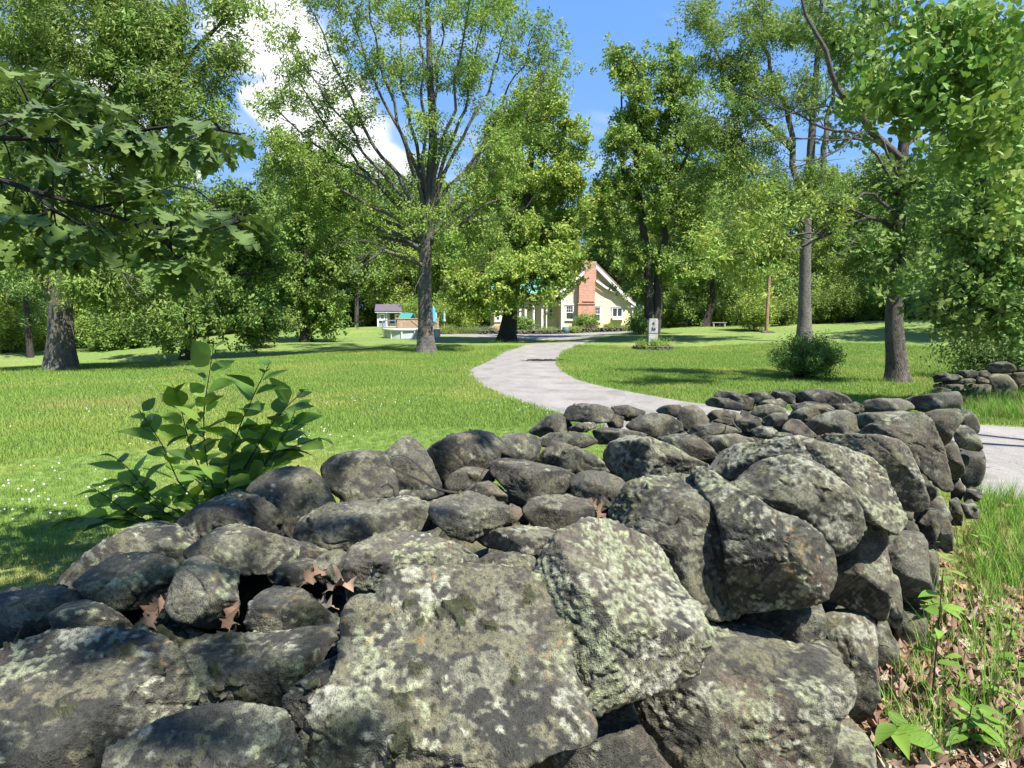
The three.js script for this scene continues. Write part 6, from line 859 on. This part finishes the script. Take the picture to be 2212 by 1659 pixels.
  const door = part('door', box(X(695), X(725), 0.12, Y(640), fz + 0.03, fz + 0.09), std(0.05, 0.06, 0.09, 0.5), h); part('door_frame', joined([box(X(688), X(695) - 0.002, 0.12, Y(634), fz + 0.03, fz + 0.11), box(X(725) + 0.002, X(732), 0.12, Y(634), fz + 0.03, fz + 0.11)]), trim, door); part('handle', new THREE.SphereGeometry(0.04, 10, 8).translate(X(722), 1.0, fz + 0.12), std(0.6, 0.5, 0.3, 0.3, { metalness: 1 }), door);
  windowPart(h, X(858), X(886), Y(705), Y(640), fz + 0.035, 1, 2); windowPart(h, X(350), X(378), Y(742), Y(680), fz + 0.035, 1, 2);
  // brown ramp-like deck at the left end
  const rp = prism([[X(190), -0.1], [X(400), -0.1], [X(400), 0.55], [X(330), 0.55]], fz + 0.3, fz + 2.4); part('deck', rp, std(0.40, 0.27, 0.19, 0.9), h);
  shade(h);
}
const spot = (px, py, d) => { const q = P(px, py, d); return [q.x, ground(q.x, q.z), q.z]; };
for (const [px, d, l] of [[1153, 55, 'white lamp post with lantern beside the porch'], [1180, 55.5, 'white lamp post in front of the porch door']]) { const t = thing('lamp_post', l, 'lamp post', spot(px, 716, d)); part('post', joined([cyl(0, 0, 1.9, 0, 0.07, 0.05), cyl(0, 0, 0.35, 0, 0.12, 0.1), cyl(0, 1.85, 1.93, 0, 0.1, 0.1)]), white, t); const n = part('lantern', joined([cyl(0, 1.93, 2.28, 0, 0.08, 0.12, 6)]), std(0.5, 0.5, 0.48, 0.3), t); part('cap', joined([cyl(0, 2.28, 2.42, 0, 0.14, 0.02, 6)]), white, n); shade(t); }
{ const t = thing('bird_feeder', 'white bird feeder on a thin pole beside the twin-stemmed tree', 'bird feeder', spot(1381, 722, 46)); part('pole', cyl(0, 0, 1.2, 0, 0.02), std(0.12, 0.12, 0.12, 0.5), t); part('tube', joined([cyl(0, 1.2, 1.95, 0, 0.11, 0.1), cyl(0, 1.68, 1.74, 0, 0.13, 0.13), cyl(0, 1.95, 2.1, 0, 0.1, 0.03)]), white, t); shade(t); }
{ const t = thing('planter_barrel', 'blue-grey barrel planter in the bed before the house', 'planter', spot(1222, 719, 53.5)); const g = new THREE.LatheGeometry([[0, 0], [0.26, 0], [0.33, 0.3], [0.3, 0.55], [0.27, 0.55], [0.27, 0.45], [0, 0.45]].map(([x, y]) => new THREE.Vector2(x, y)), 20); part('barrel', g, std(0.12, 0.2, 0.24, 0.7), t); shade(t); }
// small rough stones for the garden edges
const rubble = [...Array(8)].map((_, i) => { const R = rng(900 + i), o = [...Array(8)].map((_, k) => { const a = k / 8 * 6.283; return [Math.cos(a) * 0.16 * (0.85 + 0.4 * R()), Math.sin(a) * 0.075 * (0.85 + 0.4 * R())]; }); return stoneGeometry({ outline: o, T: 0.1, facets: [], p: 9, N: 12, seed: 950 + i, frame: [new V3(1, 0, 0), new V3(0, 1, 0), new V3(0, 0, 1)], origin: new V3(), bump: 0.7, look: { ...grey, tone: 1.5, lichen: 0.0, crust: 0.2 } }); });
{ // the low stone edging of the bed in front of the house
  const a = P(1040, 722, 52.6), b = P(1345, 719, 54), R = rng(321), t = thing('garden_edging', 'low dry-stone edging of the flower bed in front of the house', 'stone edging', [(a.x + b.x) / 2, ground((a.x + b.x) / 2, (a.z + b.z) / 2), (a.z + b.z) / 2]); let n = 0;
  for (let f = 0; f < 1; f += 0.021) for (let y = 0; y < 3; y++) { const q = a.clone().lerp(b, clamp(f + 0.01 * R())), m = part(n ? `stone_${String(n).padStart(3, '0')}` : 'stone', rubble[Math.floor(R() * 8)], stoneMat, t); n++; m.position.set(q.x - t.position.x, ground(q.x, q.z) - t.position.y + 0.06 + y * 0.12, q.z - t.position.z + (R() - 0.5) * 0.1); m.rotation.set((R() - 0.5) * 0.3, R() * 6.28, (R() - 0.5) * 0.3); m.scale.set(0.9 + 0.7 * R(), 0.9 + 0.5 * R(), 1); }
  shade(t);
}
{ // the granite post with the number, in its ring of stones
  const [x, y, z] = spot(1410, 752, 31), t = thing('granite_post', 'pale granite post with the number 36 standing in a stone ring', 'stone post', [x, y, z], -0.12), R = rng(77);
  const col = [], blk = (w, hh, y0, round) => { const g = new THREE.BoxGeometry(w, hh, w * 0.8, 10, 16, 8), p = g.attributes.position; for (let i = 0; i < p.count; i++) { let X = p.getX(i), Y = p.getY(i), Z = p.getZ(i); if (round) { const f = clamp((Y - hh * 0.38) / (hh * 0.12)); X *= 1 - 0.22 * f * f; } const n = 0.012 * noise(X * 14, Y * 14 + y0 * 7, Z * 14); p.setXYZ(i, X + n, Y + n, Z + n); } g.translate(0, y0 + hh / 2, 0); const q = g.attributes.position, c = new Float32Array(q.count * 3); for (let i = 0; i < q.count; i++) { const v = 0.40 + 0.22 * noise(q.getX(i) * 40, q.getY(i) * 40, q.getZ(i) * 40) + 0.1 * noise(q.getX(i) * 9, q.getY(i) * 9, q.getZ(i) * 9); c.set([v, v * 0.98, v * 0.95], i * 3); } g.setAttribute('color', new THREE.BufferAttribute(c, 3)); g.computeVertexNormals(); return g; };
  const gm = new THREE.MeshStandardMaterial({ vertexColors: true, roughness: 0.85 });
  part('lower_block', blk(0.44, 0.70, 0.12, false), gm, t); part('upper_block', blk(0.44, 0.72, 0.855, true), gm, t); part('joint', box(-0.19, 0.19, 0.822, 0.853, -0.15, 0.15), std(0.05, 0.05, 0.05), t);
  const font = await new FontLoader().loadAsync('fonts/droid/droid_sans_bold.typeface.json'); const tx = new TextGeometry('36', { font, size: 0.145, depth: 0.012, curveSegments: 6, bevelEnabled: false }); tx.computeBoundingBox(); tx.translate(-(tx.boundingBox.max.x + tx.boundingBox.min.x) / 2, 0.99, 0.18); const num = part('number', tx, std(0.035, 0.035, 0.04, 0.6), t); num.userData.label = 'dark number 36';
  // carved flower above the number
  const orn = []; for (let i = 0; i < 5; i++) { const a = i / 5 * 6.283, g = new THREE.TorusGeometry(0.028, 0.008, 6, 12); g.translate(Math.cos(a) * 0.045, 1.34 + Math.sin(a) * 0.045, 0.18); orn.push(g); } orn.push(new THREE.TorusGeometry(0.1, 0.006, 6, 14, 2.2).rotateZ(-2.2).translate(-0.02, 1.28, 0.18)); part('carving', joined(orn), std(0.10, 0.10, 0.10, 0.8), t);
  shade(t);
  const r = thing('stone_ring', 'low ring of stacked flat stones round the granite post', 'planter', [x, y, z]); let n = 0;
  for (let lay = 0; lay < 3; lay++) for (let i = 0; i < 20; i++) { const a = (i + lay * 0.5 + 0.3 * R()) / 20 * 6.283, m = part(n ? `stone_${String(n).padStart(3, '0')}` : 'stone', rubble[Math.floor(R() * 8)], stoneMat, r); n++; m.position.set(Math.cos(a) * 0.92, 0.03 + lay * 0.075, Math.sin(a) * 0.7); m.rotation.set((R() - 0.5) * 0.2, -a + Math.PI / 2 + (R() - 0.5) * 0.3, (R() - 0.5) * 0.2); m.scale.set(0.85 + 0.4 * R(), 0.62, 0.9); }
  part('soil', new THREE.CylinderGeometry(0.82, 0.82, 0.2, 24).scale(1, 1, 0.74).translate(0, 0.1, 0), std(0.10, 0.085, 0.05), r); shade(r);
  shrub('ground_cover', 'bright green ground cover and irises growing in the stone ring', 1410, 752, 31, 1.6, 0.42, { seed: 222, tint: [0.2, 0.31, 0.045], leaf: 'small', leafScale: 0.9, n: 50, per: 6, low: 0.1, category: 'plants' });
}
{ // wooden utility pole with its insulator cap
  const [x, y, z] = spot(1655, 716, 40), t = thing('utility_pole', 'slim wooden utility pole on the sloping lawn beside a leafy shrub', 'utility pole', [x, y, z]); const w = new Wood(), q = [...Array(12)].map((_, i) => new V3(0.012 * i * 0.5, i * 0.62 - 0.1, 0)); w.tube(q, q.map((_, i) => 0.125 - i * 0.003), 12, [0.36, 0.235, 0.14], 0.03, 8); part('pole', w.geo(), barkMat, t); part('bracket', joined([box(-0.03, 0.4, 6.2, 6.28, -0.03, 0.03), cyl(0.38, 6.28, 6.42, 0, 0.04)]), std(0.2, 0.2, 0.2, 0.5), t); shade(t);
  const m = part('x', rubble[2], stoneMat, scene); m.name = 'boulder'; m.position.set(x - 0.1, y + 0.02, z + 0.5); m.scale.set(2.6, 1.6, 2); tag(m, 'flat grey stone lying at the foot of the utility pole', 'stone'); shade(m);
}
{ const [x, y, z] = spot(1553, 703, 47), t = thing('garden_bench', 'small low grey bench on the lawn by the leaning trunk', 'bench', [x, y, z]); part('seat', box(-0.55, 0.55, 0.30, 0.35, -0.16, 0.16), std(0.3, 0.28, 0.25), t); for (const s of [-0.42, 0.42]) part('leg', box(s - 0.04, s + 0.04, -0.02, 0.30, -0.13, 0.13), std(0.35, 0.33, 0.3), t); shade(t); }
{ // a low outbuilding seen far behind the twin-stemmed tree
  const [x, y, z] = spot(1452, 700, 78), t = thing('outbuilding', 'low grey-roofed outbuilding far behind the clipped shrub', 'shed', [x, y, z], 0.1); part('wall', box(-3.4, 3.4, -0.3, 1.9, -3, 0), std(0.34, 0.27, 0.23), t); part('fascia', box(-3.6, 4.4, 1.9, 2.15, -3.2, 0.5), trim, t); part('roof', prism([[-3.7, 2.16], [4.5, 2.16], [3.4, 3.3], [-2.6, 3.3]], -3.3, 0.55), std(0.24, 0.20, 0.19), t); part('door', box(-1.2, 0.6, -0.2, 1.6, 0.003, 0.05), std(0.6, 0.6, 0.58), t); shade(t); }
{ // the blue playhouse; crop: 1080,860 enlarged 11.06 times
  const D = 62, k = D / FPX * 0.73733 / 11.06, X = (x) => (x - 700) * k, Y = (y) => (1110 - y) * k, px = (1080 + 700 / 11.06) * 0.73733, [x, y, z] = spot(px, 706, D), t = thing('playhouse', 'small blue-grey playhouse with ribbed purple metal roof at the wood edge', 'playhouse', [x, y, z], 0.12), blue = std(0.235, 0.29, 0.40, 0.75), cream = std(0.66, 0.62, 0.50, 0.75);
  const zb = -2.2, y1 = Y(660); part('wall', joined([box(X(310), X(590), -0.2, y1, zb, 0), box(X(590), X(1040), -0.2, y1, zb, -0.6), box(X(1040), X(1190), -0.2, y1, zb, 0)]), blue, t);
  clapboards(t, blue, () => [X(332), X(582)], 0, 0, 0, y1 - 0.12, 0.003, 0.1);
  part('porch_wall', box(X(600), X(1035), -0.1, y1 - 0.05, -0.6, -0.56), cream, t); part('porch_floor', box(X(590), X(1040), -0.2, 0.06, -0.6, 0.05), std(0.5, 0.48, 0.44), t);
  for (const a of [310, 585, 1040]) part('corner_board', box(X(a) - 0.05, X(a) + 0.08, -0.1, y1, 0.004, 0.06), white, t); part('fascia', box(X(235), X(1060), y1, Y(635), -0.05, 0.34), white, t);
  const d = part('door', box(X(685), X(828), Y(1000), Y(700), -0.56, -0.5), std(0.03, 0.03, 0.035, 0.4), t); part('handle', new THREE.SphereGeometry(0.03, 8, 6).translate(X(815), Y(860), -0.48), std(0.5, 0.5, 0.5, 0.3, { metalness: 1 }), d);
  windowPart(t, X(405), X(505), Y(860), Y(740), 0.03, 1, 2); windowPart(t, X(888), X(965), Y(882), Y(755), -0.55, 1, 2); windowPart(t, X(1105), X(1150), Y(895), Y(770), 0.03, 1, 2);
  const run = 1.15, rise = Y(410) - Y(635), purple = std(0.105, 0.085, 0.11, 0.5), f = slab(0, 0, run, rise, 0.05, 0, X(1060) - X(235)), b = slab(run * 2, 0, run, rise, -0.05, 0, X(1060) - X(235)); for (const g of [f, b]) { g.rotateY(Math.PI / 2); g.translate(X(235), Y(635) + 0.02, 0.36); } const rf = part('roof', joined([f, b]), purple, t), ribs = []; for (let i = 0; i <= 22; i++) { const g = slab(0, 0.06, run, rise + 0.06, 0.035, 0, 0.04); g.rotateY(Math.PI / 2); g.translate(X(235) + (X(1060) - X(235)) * i / 22 - 0.02, Y(635) + 0.02, 0.36); ribs.push(g); } part('ribs', joined(ribs), purple, rf); shade(t);
}
{ // play set, pool, deck fence, parasols
  const [x, y, z] = spot(858, 722, 52), t = thing('swing_set', 'wooden swing set with a green-roofed play tower by the pool', 'swing set', [x, y, z], 0.2), wood = std(0.30, 0.22, 0.15, 0.85), pale = std(0.55, 0.52, 0.46, 0.8);
  part('beam', box(-1.5, 0.6, 1.45, 1.58, -0.06, 0.06), std(0.16, 0.17, 0.2), t); for (const s of [-1, 1]) { const g = new THREE.BoxGeometry(0.1, 1.65, 0.1); g.rotateX(s * 0.4); g.rotateZ(-0.05); g.translate(-1.5, 0.75, s * 0.32); part('leg', g, s > 0 ? pale : wood, t); } for (const [a, b] of [[0.6, -0.5], [1.6, -0.5], [0.6, 0.5], [1.6, 0.5]]) part('tower_post', box(a - 0.05, a + 0.05, -0.05, 1.75, b - 0.05, b + 0.05), wood, t); part('tower_floor', box(0.5, 1.7, 0.8, 0.9, -0.6, 0.6), wood, t);
  const r = slab(0.62, 0, 0, 0.62, 0.05, -0.75, 0.75), r2 = slab(-0.62, 0, 0, 0.62, -0.05, -0.75, 0.75); const roof = joined([r, r2]); roof.rotateY(0.9); roof.translate(1.1, 1.7, 0); part('tower_roof', roof, std(0.04, 0.24, 0.22, 0.7), t); t.scale.setScalar(0.8); shade(t);
}
{
  const [x, y, z] = spot(890, 731, 47), t = thing('swimming_pool', 'white-rimmed above-ground pool with grey-blue sides on the lawn', 'pool', [x, y - 0.05, z]); const s = new THREE.Shape(); s.absellipse(0, 0, 2.1, 1.7, 0, Math.PI * 2); const hole = new THREE.Path(); hole.absellipse(0, 0, 1.96, 1.56, 0, Math.PI * 2); s.holes.push(hole);
  const side = new THREE.ExtrudeGeometry(s, { depth: 0.62, bevelEnabled: false, curveSegments: 32 }); side.rotateX(-Math.PI / 2); part('side', side, std(0.50, 0.56, 0.62, 0.5), t); const s2 = new THREE.Shape(); s2.absellipse(0, 0, 2.2, 1.8, 0, Math.PI * 2); const h2 = new THREE.Path(); h2.absellipse(0, 0, 1.95, 1.55, 0, Math.PI * 2); s2.holes.push(h2); const rim = new THREE.ExtrudeGeometry(s2, { depth: 0.08, bevelEnabled: false, curveSegments: 32 }); rim.rotateX(-Math.PI / 2); rim.translate(0, 0.62, 0); part('rim', rim, white, t);
  for (let i = 0; i < 14; i++) { const a = i / 14 * 6.283; part('upright', box(-0.05, 0.05, 0, 0.62, -0.03, 0.03).rotateY(-a + Math.PI / 2).translate(Math.cos(a) * 2.13, 0, Math.sin(a) * 1.73), white, t); } part('water', new THREE.CylinderGeometry(1.95, 1.95, 0.45, 32).scale(1, 1, 0.79).translate(0, 0.26, 0), std(0.05, 0.22, 0.28, 0.1), t); shade(t);
}
{
  const [x, y, z] = spot(887, 725, 49.6), t = thing('deck_fence', 'tan wooden picket fence with a diagonal-braced gate beside the pool', 'fence', [x, y, z], 0.05), tan = std(0.42, 0.29, 0.20, 0.85);
  for (let i = 0; i < 38; i++) part(i ? `picket_${String(i).padStart(3, '0')}` : 'picket', box(-1.05 + i * 0.085, -1.05 + i * 0.085 + (i < 26 ? 0.07 : 0.03), 0.45, 1.35, 0, 0.03), tan, t);
  for (const yy of [0.5, 1.22]) part('rail', box(-1.1, 2.2, yy, yy + 0.07, -0.05, -0.003), tan, t); part('cap_rail', box(-1.12, 2.2, 1.352, 1.41, -0.07, 0.07), tan, t); for (const a of [-1.1, 1.15, 2.2]) part('post', box(a - 0.06, a + 0.06, -0.05, 1.45, -0.12, -0.055), tan, t); const g = box(-0.03, 0.03, -0.6, 0.6, 0.032, 0.06); g.rotateZ(0.9); g.translate(0.55, 0.88, 0); part('brace', g, tan, t); part('deck', box(-1.2, 2.3, 0.36, 0.44, -1.5, 0.1), tan, t); shade(t);
}
for (const [px, py, d, s, l] of [[937, 720, 49, 1.0, 'closed bright blue parasol standing behind the pool fence'], [1192, 0, 0, 0, ''], [1016, 718, 57, 0.75, 'closed pale blue parasol in the garden behind the lawn tree'], [1030, 718, 57.5, 0.8, 'closed pale blue parasol beside its twin near the flower bed']]) { if (!s) continue; const t = thing('parasol', l, 'parasol', spot(px < 1000 ? 937 : px - 90 + 0, py, d)); if (px >= 1000) { const q = spot(px === 1016 ? 942 + 0 : 960, py, d); t.position.set(...q); } part('pole', cyl(0, 0, 2.2 * s, 0, 0.03), std(0.5, 0.42, 0.3), t); const c = s === 1 ? [0.08, 0.35, 0.62] : [0.25, 0.42, 0.5], L = new THREE.LatheGeometry([[0.02, 2.35], [0.1, 2.2], [0.14, 1.8], [0.1, 1.55], [0.2, 1.2], [0.15, 1.05], [0.03, 1.08]].map(([a, b]) => new THREE.Vector2(a * s, b * s)), 14); part('canopy', L, std(...c, 0.8), t); shade(t); }
{ // a raked-up heap of dead twigs on the drive
  const q = onGround(1180, 781), R = rng(555), w = new Wood(); for (let i = 0; i < 60; i++) { const a = R() * 3.14, x = (R() - 0.5) * 1.3, z = (R() - 0.5) * 0.35, l = 0.15 + 0.35 * R(); w.tube([new V3(x - Math.cos(a) * l, 0.02 + 0.06 * R(), z - Math.sin(a) * l * 0.4), new V3(x, 0.03 + 0.08 * R(), z), new V3(x + Math.cos(a) * l, 0.015 + 0.05 * R(), z + Math.sin(a) * l * 0.4)], [0.008, 0.008, 0.004], 4, [0.12, 0.09, 0.07]); } const m = part('x', w.geo(), barkMat, scene); m.name = 'twig_heap'; m.position.copy(q); tag(m, 'small heap of brown dead twigs lying on the driveway', 'twigs', null, 'stuff'); shade(m);
}
renderer.render(scene, camera);
